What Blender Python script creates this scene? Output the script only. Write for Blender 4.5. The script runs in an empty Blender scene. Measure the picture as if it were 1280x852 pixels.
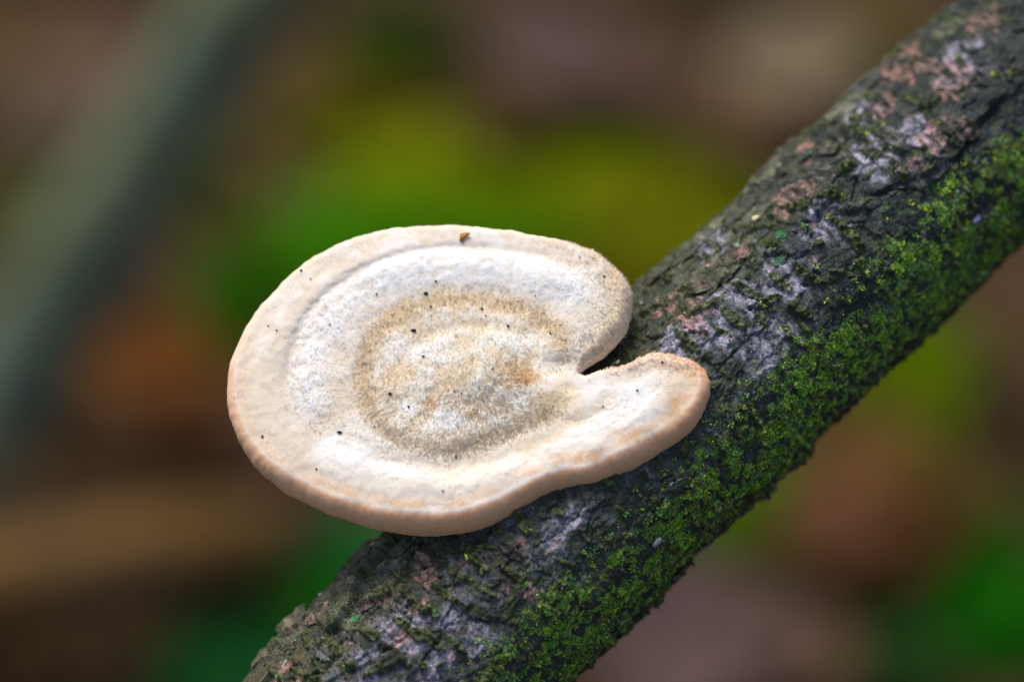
import bpy, math, random
import numpy as np
from mathutils import Vector

random.seed(7)
rng = np.random.default_rng(7)
S = bpy.context.scene
C = S.collection
RAD = math.radians

# ------------------------------------------------------------------ camera, world, sun, exposure
CAM = np.array([0.0, 0.0, 1.20])
PITCH = RAD(45)
RIGHT = np.array([1.0, 0, 0])
UP = np.array([0, math.sin(PITCH), math.cos(PITCH)])
FWD = np.array([0, math.cos(PITCH), -math.sin(PITCH)])
cam_data = bpy.data.cameras.new('camera')
cam = bpy.data.objects.new('camera', cam_data)
C.objects.link(cam)
cam.location = CAM
cam.rotation_euler = (RAD(90) - PITCH, 0, 0)
cam_data.lens = 100
cam_data.sensor_width = 36
cam_data.clip_start = 0.02
cam_data.clip_end = 500
cam_data.dof.use_dof = True
cam_data.dof.focus_distance = 0.4125
cam_data.dof.aperture_fstop = 5.6
cam_data.dof.aperture_blades = 0
S.camera = cam

world = bpy.data.worlds.new('World')
S.world = world
world.use_nodes = True
wn = world.node_tree
wn.nodes.clear()
sky = wn.nodes.new('ShaderNodeTexSky')
sky.sky_type = 'NISHITA'
sky.sun_disc = False
SUN_EL, SUN_AZ = RAD(62), RAD(-30)      # azimuth from +Y towards +X; the sun stands behind the subject, a little left
sky.sun_elevation = SUN_EL
sky.sun_rotation = SUN_AZ
sky.air_density = 1.0
sky.dust_density = 3.0
bg = wn.nodes.new('ShaderNodeBackground')
bg.inputs['Strength'].default_value = 0.12
wo = wn.nodes.new('ShaderNodeOutputWorld')
wn.links.new(sky.outputs[0], bg.inputs['Color'])
wn.links.new(bg.outputs[0], wo.inputs['Surface'])

sun_data = bpy.data.lights.new('sun', 'SUN')
sun_data.energy = 2.6
sun_data.angle = RAD(22)
sun_data.color = (1.0, 0.955, 0.90)
sun = bpy.data.objects.new('sun', sun_data)
C.objects.link(sun)
sd = Vector((math.sin(SUN_AZ) * math.cos(SUN_EL), math.cos(SUN_AZ) * math.cos(SUN_EL), math.sin(SUN_EL)))
sun.rotation_euler = sd.to_track_quat('Z', 'Y').to_euler()
sun.location = (0, 0, 3)

S.view_settings.view_transform = 'Standard'
S.view_settings.look = 'None'
S.view_settings.exposure = 0.30
S.view_settings.gamma = 1
S.cycles.max_bounces = 10
S.cycles.diffuse_bounces = 6
S.cycles.transmission_bounces = 6
S.cycles.use_denoising = True

# ------------------------------------------------------------------ maths helpers
WPX = 0.36 / 1280.0                     # width of a photograph pixel per metre of depth

def unproject(px, py, depth):
    """camera-frame metres (x right, y up, z forward) of a photograph pixel at a depth"""
    px = np.asarray(px, float); py = np.asarray(py, float)
    return np.stack([(px - 640) * WPX * depth, (426 - py) * WPX * depth, depth + 0 * px], -1)

def to_world(p):
    p = np.asarray(p, float)
    return CAM + p[..., 0:1] * RIGHT + p[..., 1:2] * UP + p[..., 2:3] * FWD

def project(p):
    return 640 + p[..., 0] / p[..., 2] / WPX, 426 - p[..., 1] / p[..., 2] / WPX

def ground_at(px, py, z=0.0):
    d = to_world(unproject(px, py, 1.0)) - CAM
    t = (z - CAM[2]) / d[..., 2]
    return CAM + d * t[..., None] if np.ndim(t) else CAM + d * t

def sstep(a, b, x):
    t = np.clip((x - a) / (b - a), 0, 1)
    return t * t * (3 - 2 * t)

_perm = rng.permutation(256).astype(np.int32)
_perm = np.concatenate([_perm, _perm, _perm])
_g = rng.normal(size=(256, 3)).astype(np.float32)
_g /= np.linalg.norm(_g, axis=1)[:, None]

def noise(x, y, z=0.0, seed=0):
    x = np.asarray(x, np.float32) + seed * 17.3; y = np.asarray(y, np.float32) + seed * 5.7
    z = np.asarray(z, np.float32) + 0 * x + seed * 9.1
    xi = np.floor(x).astype(np.int32); yi = np.floor(y).astype(np.int32); zi = np.floor(z).astype(np.int32)
    xf = x - xi; yf = y - yi; zf = z - zi
    u = xf * xf * (3 - 2 * xf); v = yf * yf * (3 - 2 * yf); w = zf * zf * (3 - 2 * zf)
    xi &= 255; yi &= 255; zi &= 255
    out = 0
    for dx in (0, 1):
        a = _perm[xi + dx]; wx = u if dx else 1 - u
        for dy in (0, 1):
            b = _perm[a + yi + dy]; wy = v if dy else 1 - v
            for dz in (0, 1):
                h = _perm[b + zi + dz]; wz = w if dz else 1 - w
                g = _g[h]
                out = out + wx * wy * wz * (g[..., 0] * (xf - dx) + g[..., 1] * (yf - dy) + g[..., 2] * (zf - dz))
    return out * 1.6

def fbm(x, y, z, oct=3, seed=0):
    r = 0; a = 1.0; f = 1.0
    for i in range(oct):
        r = r + a * noise(x * f, y * f, z * f, seed + i); a *= 0.5; f *= 2.03
    return r

def seg_dist(px, py, poly):
    """distance to a polyline and the signed side (positive on the left of its direction, image y down)"""
    best = np.full(px.shape, 1e9); side = np.zeros(px.shape); par = np.zeros(px.shape)
    n = len(poly) - 1
    for i in range(n):
        (x0, y0), (x1, y1) = poly[i], poly[i + 1]
        dx, dy = x1 - x0, y1 - y0; L = dx * dx + dy * dy
        t = np.clip(((px - x0) * dx + (py - y0) * dy) / L, 0, 1)
        ex = px - x0 - t * dx; ey = py - y0 - t * dy
        d = np.hypot(ex, ey); m = d < best
        best = np.where(m, d, best)
        side = np.where(m, np.sign(dy * ex - dx * ey), side)
        par = np.where(m, (i + t) / n, par)
    return best, side, par

def srgb(r, g, b):
    c = np.array([r, g, b], float) / 255
    return np.where(c < 0.04045, c / 12.92, ((c + 0.055) / 1.055) ** 2.4)

# ------------------------------------------------------------------ mesh helpers
def mesh_np(name, verts, quads=None, tris=None, col=None, smooth=True):
    me = bpy.data.meshes.new(name)
    verts = np.ascontiguousarray(verts, np.float32)
    me.vertices.add(len(verts)); me.vertices.foreach_set('co', verts.ravel())
    idx = []; starts = []; off = 0
    if quads is not None and len(quads):
        idx.append(np.asarray(quads, np.int32).ravel()); starts.append(off + 4 * np.arange(len(quads))); off += 4 * len(quads)
    if tris is not None and len(tris):
        idx.append(np.asarray(tris, np.int32).ravel()); starts.append(off + 3 * np.arange(len(tris))); off += 3 * len(tris)
    idx = np.concatenate(idx); starts = np.concatenate(starts).astype(np.int32)
    me.loops.add(len(idx)); me.loops.foreach_set('vertex_index', idx)
    me.polygons.add(len(starts)); me.polygons.foreach_set('loop_start', starts)
    me.update(calc_edges=True)
    me.validate()
    if smooth:
        me.polygons.foreach_set('use_smooth', np.ones(len(me.polygons), bool))
    if col is not None:
        a = me.color_attributes.new('tint', 'FLOAT_COLOR', 'POINT')
        c = np.ones((len(verts), 4), np.float32); c[:, :3] = np.clip(col, 0, 1)
        a.data.foreach_set('color', c.ravel())
    return me

def link(name, me, mat, parent=None, loc=None):
    o = bpy.data.objects.new(name, me)
    C.objects.link(o)
    if mat and not me.materials: me.materials.append(mat)
    if parent is not None: o.parent = parent
    if loc is not None: o.location = loc
    return o

def tag(o, label, cat=None, group=None, kind=None):
    o['label'] = label
    if cat: o['category'] = cat
    if group: o['group'] = group
    if kind: o['kind'] = kind
    return o

def empty(name, loc):
    o = bpy.data.objects.new(name, None)
    o.empty_display_size = 0.01
    C.objects.link(o); o.location = loc
    return o

def grid_quads(nr, nc, wrap=False):
    """rows x columns of vertices; wrap joins the last column to the first"""
    r = np.arange(nr - 1)[:, None]; c = np.arange(nc if wrap else nc - 1)[None, :]
    c2 = (c + 1) % nc
    return np.stack([r * nc + c, r * nc + c2, (r + 1) * nc + c2, (r + 1) * nc + c], -1).reshape(-1, 4)

# ------------------------------------------------------------------ materials
def material(name, rough=0.7, spec=0.3, bump=(), fine=None, sss=0.0, base=None, vary=None, transl=0.0):
    """tint attribute (or a base colour) with procedural grain; bump = list of (scale, strength, distance)"""
    m = bpy.data.materials.new(name); m.use_nodes = True
    nt = m.node_tree; nt.nodes.clear(); N = nt.nodes.new; L = nt.links.new
    out = N('ShaderNodeOutputMaterial'); b = N('ShaderNodeBsdfPrincipled')
    L(b.outputs[0], out.inputs['Surface'])
    b.inputs['Roughness'].default_value = rough
    b.inputs['Specular IOR Level'].default_value = spec
    tc = N('ShaderNodeTexCoord')
    if base is None:
        at = N('ShaderNodeAttribute'); at.attribute_name = 'tint'; cur = at.outputs['Color']
    else:
        rgb = N('ShaderNodeRGB'); rgb.outputs[0].default_value = (*base, 1); cur = rgb.outputs[0]
    for (scale, lo, hi) in (fine or ()):
        n = N('ShaderNodeTexNoise'); n.inputs['Scale'].default_value = scale; n.inputs['Detail'].default_value = 3
        L(tc.outputs['Object'], n.inputs['Vector'])
        mr = N('ShaderNodeMapRange'); mr.inputs['From Min'].default_value = 0.3; mr.inputs['From Max'].default_value = 0.7
        mr.inputs['To Min'].default_value = lo; mr.inputs['To Max'].default_value = hi
        L(n.outputs['Fac'], mr.inputs['Value'])
        mx = N('ShaderNodeVectorMath'); mx.operation = 'SCALE'
        L(cur, mx.inputs[0]); L(mr.outputs[0], mx.inputs['Scale']); cur = mx.outputs[0]
    if vary:
        scale, col2, lo, hi = vary
        n = N('ShaderNodeTexNoise'); n.inputs['Scale'].default_value = scale; n.inputs['Detail'].default_value = 4
        L(tc.outputs['Object'], n.inputs['Vector'])
        mr = N('ShaderNodeMapRange'); mr.inputs['From Min'].default_value = lo; mr.inputs['From Max'].default_value = hi
        L(n.outputs['Fac'], mr.inputs['Value'])
        mix = N('ShaderNodeMix'); mix.data_type = 'RGBA'
        L(mr.outputs[0], mix.inputs['Factor']); L(cur, mix.inputs[6]); mix.inputs[7].default_value = (*col2, 1)
        cur = mix.outputs[2]
    L(cur, b.inputs['Base Color'])
    nrm = None
    for (scale, st, dist) in bump:
        n = N('ShaderNodeTexNoise'); n.inputs['Scale'].default_value = scale; n.inputs['Detail'].default_value = 4
        L(tc.outputs['Object'], n.inputs['Vector'])
        bp = N('ShaderNodeBump'); bp.inputs['Strength'].default_value = st; bp.inputs['Distance'].default_value = dist
        L(n.outputs['Fac'], bp.inputs['Height'])
        if nrm: L(nrm, bp.inputs['Normal'])
        nrm = bp.outputs[0]
    if nrm: L(nrm, b.inputs['Normal'])
    if sss:
        b.inputs['Subsurface Weight'].default_value = sss
        b.inputs['Subsurface Radius'].default_value = (1.0, 0.6, 0.35)
        b.inputs['Subsurface Scale'].default_value = 0.0014
    if transl:
        t = N('ShaderNodeBsdfTranslucent'); L(cur, t.inputs['Color'])
        ms = N('ShaderNodeMixShader'); ms.inputs[0].default_value = transl
        L(b.outputs[0], ms.inputs[1]); L(t.outputs[0], ms.inputs[2]); L(ms.outputs[0], out.inputs['Surface'])
    return m

M_bark = material('wet_bark', rough=0.55, spec=0.24, fine=((5200, 0.38, 1.75), (1900, 0.72, 1.32)), bump=((5000, 1.0, 0.0002), (1700, 0.6, 0.0003)))
M_moss = material('moss', rough=0.6, spec=0.3, fine=((4000, 0.8, 1.2),), transl=0.15)
M_grit = material('grit', rough=0.5, spec=0.5)
M_cap = material('fungus_flesh', rough=0.85, spec=0.08, fine=((5000, 0.965, 1.03), (900, 0.98, 1.02)), bump=((9000, 0.35, 0.00006),), sss=0.3)
M_hair = material('fungus_hair', rough=0.8, spec=0.08, transl=0.4)
M_pore = material('pore_surface', rough=0.8, spec=0.15, base=(0.70, 0.60, 0.46), bump=((4000, 0.6, 0.0002),))
M_speck = material('dark_speck', rough=0.5, spec=0.4, base=(0.018, 0.014, 0.011), bump=((8000, 0.5, 0.0001),))
M_fleck = material('dry_leaf_fragment', rough=0.6, spec=0.3, base=(0.42, 0.19, 0.04), fine=((3000, 0.7, 1.2),))
M_moss_ground = material('moss_ground', rough=0.95, spec=0.04, fine=((90, 0.7, 1.3),), transl=0.15)
M_soil = material('forest_soil', rough=0.95, spec=0.04, base=(0.035, 0.022, 0.012), vary=(9.0, (0.075, 0.045, 0.02), 0.4, 0.65), fine=((120, 0.6, 1.4),), bump=((60, 0.8, 0.01),))
M_leaf = material('dead_leaf', rough=0.85, spec=0.08, fine=((60, 0.75, 1.2),), bump=((150, 0.4, 0.001),), transl=0.1)
M_stick = material('stick_bark', rough=0.9, spec=0.06, fine=((45, 0.75, 1.25), (300, 0.8, 1.2)), bump=((90, 0.8, 0.002),))

# ------------------------------------------------------------------ the branch
# axis in the camera frame: photograph pixel of the axis, depth in metres
R0 = 0.0172
AX = [(300, 1075, 0.4185), (440, 925, 0.4205), (584, 777, 0.4235), (745, 617, 0.4265), (906, 461, 0.4300), (1085, 290, 0.4370), (1268, 126, 0.447), (1460, -40, 0.458), (1640, -200, 0.472)]
axp = np.array([unproject(a, b, d) for a, b, d in AX])
# carried on below the frame towards the ground and above the frame, straight on
d0 = axp[0] - axp[1]; d0 /= np.linalg.norm(d0)
d1 = axp[-1] - axp[-2]; d1 /= np.linalg.norm(d1)
def frame_ground_z(p): return to_world(p)[2]
low = [axp[0]]
step = d0.copy()
down_cam = np.array([0, -math.cos(PITCH), math.sin(PITCH)])          # world down in the camera frame
while frame_ground_z(low[-1]) > -0.05 and len(low) < 60:
    step = step + 0.06 * down_cam; step /= np.linalg.norm(step)
    low.append(low[-1] + step * 0.03)
low = low[1:]
high = [axp[-1] + d1 * k * 0.06 for k in range(1, 9)]
ctrl = np.array(low[::-1] + list(axp) + high)

def catmull(P, m):
    P = np.vstack([2 * P[0] - P[1], P, 2 * P[-1] - P[-2]])
    out = []
    for i in range(1, len(P) - 2):
        t = np.linspace(0, 1, m, endpoint=False)[:, None]
        a, b, c, d = P[i - 1], P[i], P[i + 1], P[i + 2]
        out.append(0.5 * (2 * b + (c - a) * t + (2 * a - 5 * b + 4 * c - d) * t ** 2 + (3 * b - a - 3 * c + d) * t ** 3))
    out.append(P[-2][None])
    return np.vstack(out)
axis = catmull(ctrl, 24)
arc = np.concatenate([[0], np.cumsum(np.linalg.norm(np.diff(axis, axis=0), axis=1))])
apx, apy = project(axis)
vis = np.where((apx > 430) & (apx < 1400) & (apy < 935) & (apy > 0) & (arc > arc[24 * len(low)] - 0.05))[0]
s_in, s_out = arc[vis[0]], arc[vis[-1]]
sv = np.concatenate([np.linspace(0, s_in, 90, endpoint=False), np.arange(s_in, s_out, 0.000135), np.linspace(s_out, arc[-1], 60)])
RB = 0.0172
front = np.linspace(-1.72, 1.72, 440)
back = np.linspace(1.72, 2 * math.pi - 1.72, 46)[1:-1]
phi = np.concatenate([front, back])

def axis_frame(s):
    c = np.stack([np.interp(s, arc, axis[:, k]) for k in range(3)], -1)
    e = 0.004
    t = np.stack([np.interp(s + e, arc, axis[:, k]) - np.interp(s - e, arc, axis[:, k]) for k in range(3)], -1)
    t /= np.linalg.norm(t, axis=-1)[..., None]
    n = np.array([0, 0, -1.0]) - t * (-t[..., 2:3])      # towards the camera
    n /= np.linalg.norm(n, axis=-1)[..., None]
    b = np.cross(t, n); 
    return c, t, n, b
_c, _t, _n, _b = axis_frame(sv)
if _b[len(sv) // 2][0] * 1 - _b[len(sv) // 2][1] < 0: FLIP = -1.0          # a > 0 towards the lower right of the photograph
else: FLIP = 1.0

def surf(s, ph, h):
    """camera-frame point at arc s, angle ph, height h above the base radius"""
    c, t, n, b = axis_frame(s)
    return c + (RB + h)[..., None] * (np.cos(ph)[..., None] * n + FLIP * np.sin(ph)[..., None] * b)

SS, PH = np.meshgrid(sv, phi, indexing='ij')
cphi, sphi = np.cos(phi), np.sin(phi)
dirs = cphi[None, :, None] * _n[:, None, :] + FLIP * sphi[None, :, None] * _b[:, None, :]
base_pts = _c[:, None, :] + RB * dirs
PX, PY = project(base_pts)
FRONT = (np.abs(PH) < 1.75) | (PH > 2 * math.pi - 1.7)
TT = np.sin(PH)
# noise space, millimetres
sm = (SS * 1000).astype(np.float32); ym = (RB * 1000 * np.cos(PH)).astype(np.float32); zm = (RB * 1000 * np.sin(PH)).astype(np.float32)
am = (RB * 1000 * np.where(PH > math.pi, PH - 2 * math.pi, PH)).astype(np.float32)
fr = np.where((sm > s_in * 1000 - 3) & (sm < s_out * 1000 + 3), 1.0, 0.0)
lob = 0.75 * noise(sm / 17, ym / 17, zm / 17, 1) + 0.45 * noise(sm / 6, ym / 6, zm / 6, 2)
warp = fbm(sm / 3.2, ym / 3.2, zm / 3.2, 3, 3)
mid = fbm(sm / 1.9, ym / 1.5, zm / 1.5, 3, 7)
fine = noise(sm / 0.55, ym / 0.5, zm / 0.5, 11)
fine2 = noise(sm / 0.28, ym / 0.28, zm / 0.28, 12)
# plates of flaking outer bark: contour steps of two warped noises
p1 = noise(sm / 7.5 + 0.35 * warp, ym / 4.6 + 0.3 * warp, zm / 4.6, 15) + 0.10 * mid
p2 = noise(sm / 3.8 + 0.3 * warp, ym / 2.3, zm / 2.3 + 0.3 * warp, 16) + 0.12 * mid
UL = sstep(0.45, -0.35, TT)                     # the weathered upper-left side carries most plates
plate1 = sstep(0.02, 0.06, p1)
plate2 = sstep(0.14, 0.18, p2) * UL
H = 1.0 * lob + 0.24 * mid + 0.10 * fine + 0.065 * fine2 + (0.42 * plate1 + 0.38 * plate2) * (0.45 + 0.55 * UL)
crack = np.exp(-((p1 - 0.03) / 0.030) ** 2) * 0.40 * sstep(-0.3, 0.3, noise(sm / 5, ym / 5, zm / 5, 18)) * (0.35 + 0.65 * UL)
H -= crack
# rough oblique wrinkles across the whole surface
wr = noise((sm * 0.8 + am * 0.6) / 0.75 + 0.5 * warp, (am * 0.8 - sm * 0.6) / 2.6, 0, 21)
H += 0.24 * wr * (0.5 + 0.5 * sstep(-0.2, 0.4, warp))

olive = np.zeros(H.shape, np.float32)           # crusty algae-dark ridge material
def ridge(sc, ac, ln, wd, ang, ht):
    """a raised crusty dash: centre (mm), length, width, angle from transverse"""
    i0, i1 = np.searchsorted(sv, [(sc - ln) / 1000, (sc + ln) / 1000])
    j0, j1 = np.searchsorted(front, [(ac - ln) / (RB * 1000), (ac + ln) / (RB * 1000)])
    if i1 - i0 < 3 or j1 - j0 < 3: return
    ds = sm[i0:i1, j0:j1] - sc; da = am[i0:i1, j0:j1] - ac
    u = da * math.cos(ang) + ds * math.sin(ang); v = ds * math.cos(ang) - da * math.sin(ang)
    w = warp[i0:i1, j0:j1]; m_ = mid[i0:i1, j0:j1]
    v = v + 0.35 * w; u = u + 0.4 * m_
    r = (np.abs(u) / (ln / 2)) ** 2.4 + (np.abs(v) / (wd / 2)) ** 2.0
    k = sstep(1.15, 0.55, r + 0.25 * m_)
    H[i0:i1, j0:j1] += k * ht * (1 + 0.7 * m_ + 0.5 * fine[i0:i1, j0:j1])
    olive[i0:i1, j0:j1] = np.maximum(olive[i0:i1, j0:j1], k)

# pixel -> (s, a) in mm
_bp = (PX[::8, :440:6], PY[::8, :440:6], sm[::8, :440:6], am[::8, :440:6])
def at_px(px, py):
    k = np.argmin((_bp[0] - px) ** 2 + (_bp[1] - py) ** 2 + 1e6 * (np.abs(_bp[3]) > 27.3))
    return float(_bp[2].flat[k]), float(_bp[3].flat[k])
HAND = [(860, 429, 38, 12, 0), (917, 403, 42, 13, .05), (937, 365, 42, 13, 0), (959, 379, 32, 11, 1.45), (977, 352, 40, 12, 0), (994, 389, 36, 12, .2),
        (874, 385, 16, 9, 1.2), (892, 385, 13, 8, 1.2), (984, 415, 24, 9, -.5), (478, 829, 52, 16, 1.25), (512, 786, 60, 11, 0.1), (539, 795, 50, 10, .1),
        (460, 795, 34, 15, .2), (420, 813, 32, 18, .1), (393, 845, 26, 16, 1.2), (478, 745, 36, 9, 1.4), (519, 759, 36, 10, .1), (345, 815, 28, 15, 1.3),
        (905, 560, 46, 13, -.15), (926, 520, 44, 13, -.3), (1010, 345, 38, 12, .2), (960, 310, 34, 12, .3), (1000, 262, 34, 12, 1.0), (885, 640, 30, 10, 0),
        (1060, 300, 40, 13, .1), (1052, 215, 42, 14, .8), (1098, 170, 44, 14, .1), (1146, 128, 48, 15, .1), (1120, 215, 40, 12, -.2), (1180, 160, 42, 13, .1),
        (600, 700, 44, 10, .1), (640, 720, 40, 8, .1), (565, 745, 50, 9, .15), (890, 480, 22, 8, 1.2), (810, 395, 24, 10, 1.3), (830, 380, 26, 10, .9)]
for (x, y, l, w, an) in HAND:
    sc, ac = at_px(x, y); ridge(sc, ac, l * 0.125, w * 0.125, an, 0.62)
for k in range(420):
    sc = rng.uniform(s_in * 1000, s_out * 1000); ac = rng.uniform(-26, 24)
    ridge(sc, ac, rng.uniform(1.4, 4.6), rng.uniform(0.6, 1.3), rng.normal(0, 0.35) + (1.3 if rng.random() < 0.22 else 0), rng.uniform(0.22, 0.55))

# ledges seen in the photograph: the bark above-left of each line stands proud and breaks off along it
pxj = PX + 3.0 * warp + 1.8 * mid; pyj = PY - 3.0 * warp + 1.8 * fine
LEDGES = [([(405, 797), (420, 786), (437, 762), (447, 745), (455, 722), (490, 684), (520, 660)], 1.35, 75),
          ([(862, 361), (888, 356), (906, 350), (921, 333)], 0.7, 45),
          ([(1015, 275), (1030, 262), (1047, 240)], 0.8, 40),
          ([(1085, 245), (1117, 234), (1160, 218), (1195, 196), (1225, 150), (1262, 112)], 0.9, 70),
          ([(1028, 200), (1070, 153), (1090, 132)], 0.7, 35),
          ([(330, 822), (352, 800), (372, 790)], 0.7, 30), ([(455, 756), (470, 752), (488, 738)], 0.5, 25),
          ([(795, 372), (830, 345), (872, 310)], 0.5, 30), ([(930, 262), (960, 232), (990, 190)], 0.5, 30), ([(1130, 90), (1165, 70), (1200, 50)], .6, 30)]
for poly, ht, reach in LEDGES:
    x0 = min(p[0] for p in poly) - reach - 15; x1 = max(p[0] for p in poly) + reach + 15
    y0 = min(p[1] for p in poly) - reach - 15; y1 = max(p[1] for p in poly) + reach + 15
    m = FRONT & (fr > 0) & (PX > x0) & (PX < x1) & (PY > y0) & (PY < y1)
    d, sd_, par = seg_dist(pxj[m], pyj[m], poly)
    # every ledge line runs to the right: its upper-left side is the raised one
    a = poly[0]; b = poly[-1]
    sgn = sd_ if ((b[1] - a[1]) * (-10) - (b[0] - a[0]) * (-10)) > 0 else -sd_
    q = d * sgn
    endf = sstep(0.0, 0.12, par) * sstep(1.0, 0.88, par)
    up = sstep(-1.5, 1.5, q) * np.exp(-np.maximum(q, 0) / (reach * 0.4)) * ht * endf
    down = -0.7 * ht * np.exp(-((q + 4.0) / 3.5) ** 2) * endf
    H[m] += up + down

# bark colour
dark = srgb(50, 57, 52); lav = srgb(156, 150, 166); pink = srgb(178, 128, 120); oli = srgb(80, 76, 50); algae = srgb(50, 58, 38)
brown = srgb(58, 44, 36); pale = srgb(168, 166, 160); slate = srgb(84, 92, 96)
def blob(x, y, r, r2=None, ang=-0.78):
    r2 = r2 or r
    ux = (PX - x) * math.cos(ang) + (PY - y) * math.sin(ang); uy = (PY - y) * math.cos(ang) - (PX - x) * math.sin(ang)
    return np.exp(-((ux / r) ** 2 + (uy / r2) ** 2)) * FRONT
n_a = noise(sm / 5, ym / 5, zm / 5, 31); n_b = noise(sm / 2.2, ym / 2.2, zm / 2.2, 32); n_c = noise(sm / 9, ym / 9, zm / 9, 33)
n_d = noise(sm / 1.0, ym / 1.0, zm / 1.0, 34); n_e = noise(sm / 0.4, ym / 0.4, zm / 0.4, 35)
lavm = np.zeros(H.shape)
for (x, y, r, r2) in [(905, 400, 62, 42), (850, 430, 34, 26), (930, 385, 40, 30), (985, 350, 45, 40), (1030, 285, 40, 35), (960, 430, 50, 45), (500, 790, 40, 40), (560, 770, 34, 22),
                      (460, 830, 34, 26), (545, 835, 34, 24), (1090, 200, 45, 38), (1150, 170, 35, 40), (890, 310, 30, 24), (600, 800, 34, 26), (1085, 150, 30, 30), (1200, 80, 50, 30), (700, 660, 40, 20)]:
    lavm = np.maximum(lavm, blob(x, y, r, r2))
lavm = sstep(0.40, 0.85, lavm + 0.30 * n_b + 0.16 * n_d + 0.05) * (1 - 0.2 * sstep(0.0, 0.3, TT - 0.3))
pinkm = np.zeros(H.shape)
for (x, y, r, r2) in [(930, 318, 18, 9), (885, 345, 26, 12), (1020, 235, 15, 10), (980, 262, 22, 14), (1130, 85, 38, 24), (1190, 100, 34, 26), (1170, 170, 34, 26), (1150, 205, 34, 20),
                      (870, 400, 30, 22), (1230, 25, 34, 20), (1100, 140, 24, 16), (370, 787, 14, 7), (345, 845, 24, 10), (430, 735, 24, 12), (500, 800, 26, 8), (520, 760, 20, 7), (475, 742, 18, 8), (830, 385, 22, 14), (530, 720, 20, 16), (668, 745, 10, 26), (1010, 190, 15, 12)]:
    pinkm = np.maximum(pinkm, blob(x, y, r, r2))
pinkm = sstep(0.32, 0.7, pinkm + 0.32 * n_b + 0.22 * n_d)
ulm = sstep(-0.30, -0.72, TT + 0.15 * n_a)
col = dark[None, None, :] * np.ones(H.shape + (1,))
def lay(c, m):
    global col
    col = col * (1 - m[..., None]) + np.asarray(c) * m[..., None]
lay(slate, 0.62 * sstep(-0.25, 0.35, n_a + 0.4 * n_b) * sstep(0.75, 0.2, TT))
lay(brown, 0.55 * sstep(0.05, 0.4, n_c - 0.3 * n_b))
lay(oli, 0.75 * ulm * sstep(-0.5, 0.2, n_b + 0.3 * n_d))
lay(srgb(104, 112, 82), 0.5 * (1 - 0.5 * sstep(900, 1100, PX)) * ulm * sstep(0.05, 0.4, n_a + 0.5 * n_d))
lay(srgb(92, 96, 104), 0.8 * lavm)
lay(srgb(88, 74, 84), 0.65 * sstep(700, 560, PX) * sstep(-0.3, 0.3, n_b + n_d * .5) * sstep(-0.75, -0.45, TT))
lay(lav * np.where(PX > 700, 1.0, 0.85)[..., None], 0.85 * lavm * sstep(-0.35, 0.30, n_d + 0.35 * n_e + 0.25 * n_a))
lay(pink, 0.62 * pinkm * sstep(-0.5, 0.2, n_d + 0.5 * n_e))
lay(pink * 0.8, 0.5 * sstep(0.36, 0.55, n_b * 0.6 + n_d * 0.5) * sstep(0.4, -0.1, TT))
lay(pale, 0.5 * sstep(0.30, 0.5, n_d * 0.8 + n_c * 0.3) * sstep(0.3, -0.2, TT) * sstep(-0.1, 0.3, n_a))
lay(algae, 0.85 * sstep(0.08, 0.30, noise(sm / 1.6, ym / 1.4, zm / 1.4, 41) + 0.35 * n_d) * (1 - 0.55 * lavm))
lay(srgb(36, 43, 42), 0.6 * sstep(900, 1040, PX) * sstep(0.6, 0.3, TT) * (1 - pinkm) * (1 - lavm))
streak = noise(sm / 0.95 + 0.5 * warp, am / 3.6, 0, 36)
upr = sstep(900, 1060, PX) * sstep(0.6, 0.3, TT)
lay(srgb(34, 42, 40), 0.85 * upr * sstep(-0.02, 0.22, streak))
H += 0.22 * upr * streak
lay(srgb(40, 46, 38), 0.5 * (1 - upr) * sstep(0.12, 0.35, streak) * sstep(0.6, 0.2, TT))
lay(srgb(58, 66, 34), 0.92 * olive)
lay(srgb(96, 104, 62), 0.5 * olive * sstep(0.1, 0.5, n_d + n_e * 0.4))
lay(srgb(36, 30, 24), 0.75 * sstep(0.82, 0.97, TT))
mossn = noise(sm / 6, ym / 4, zm / 4, 51) + 0.6 * n_b + 0.35 * n_d + 0.4 * noise(sm / 3, ym / 3, zm / 3, 52)
along = sstep(620, 1000, PX)
mossd = sstep(0.50 - 0.20 * along, 0.74 - 0.20 * along, TT + 0.27 * mossn) * sstep(-0.75, 0.1, mossn) * sstep(1.0, 0.9, TT) * FRONT
mossd = np.maximum(mossd, 0)
for (x, y, r, r2, w) in [(705, 765, 60, 36, 1.1), (640, 830, 50, 28, .8), (780, 735, 60, 30, .8), (1000, 490, 70, 40, 1), (1130, 360, 70, 45, 1.1), (1180, 260, 55, 28, .8), (1262, 200, 36, 24, 1.1), (1240, 250, 30, 22, .9), (850, 640, 46, 24, .7), (915, 565, 30, 40, .55), (940, 600, 40, 26, .9)]:
    mossd = np.maximum(mossd, w * blob(x, y, r, r2) * sstep(-0.35, 0.25, mossn + 0.2))
mossd *= 1 - blob(700, 690, 60, 45) ; mossd *= 1 - 0.8 * blob(840, 580, 50, 24)
mossd = np.clip(mossd, 0, 1)
lay(srgb(88, 112, 52), 0.85 * mossd * sstep(-0.4, 0.2, n_d + 0.3 * mossn))
lay(srgb(132, 162, 72), 0.65 * mossd * sstep(0.05, 0.4, n_d + 0.4 * n_e))
H += 0.35 * mossd * (0.4 + n_d * 0.6 + 0.5 * fine)
H += 0.5 * sstep(0.86, 1.0, TT) * (mid * 0.5 + 0.35 * n_d + 0.9 * n_b + 0.5 * fine + 0.7 * np.maximum(n_a, -0.2))             # crumbly lower edge
spk = rng.random(H.shape)
col *= (0.80 + 0.40 * spk + 0.22 * n_e + 0.15 * fine2)[..., None]
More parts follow.
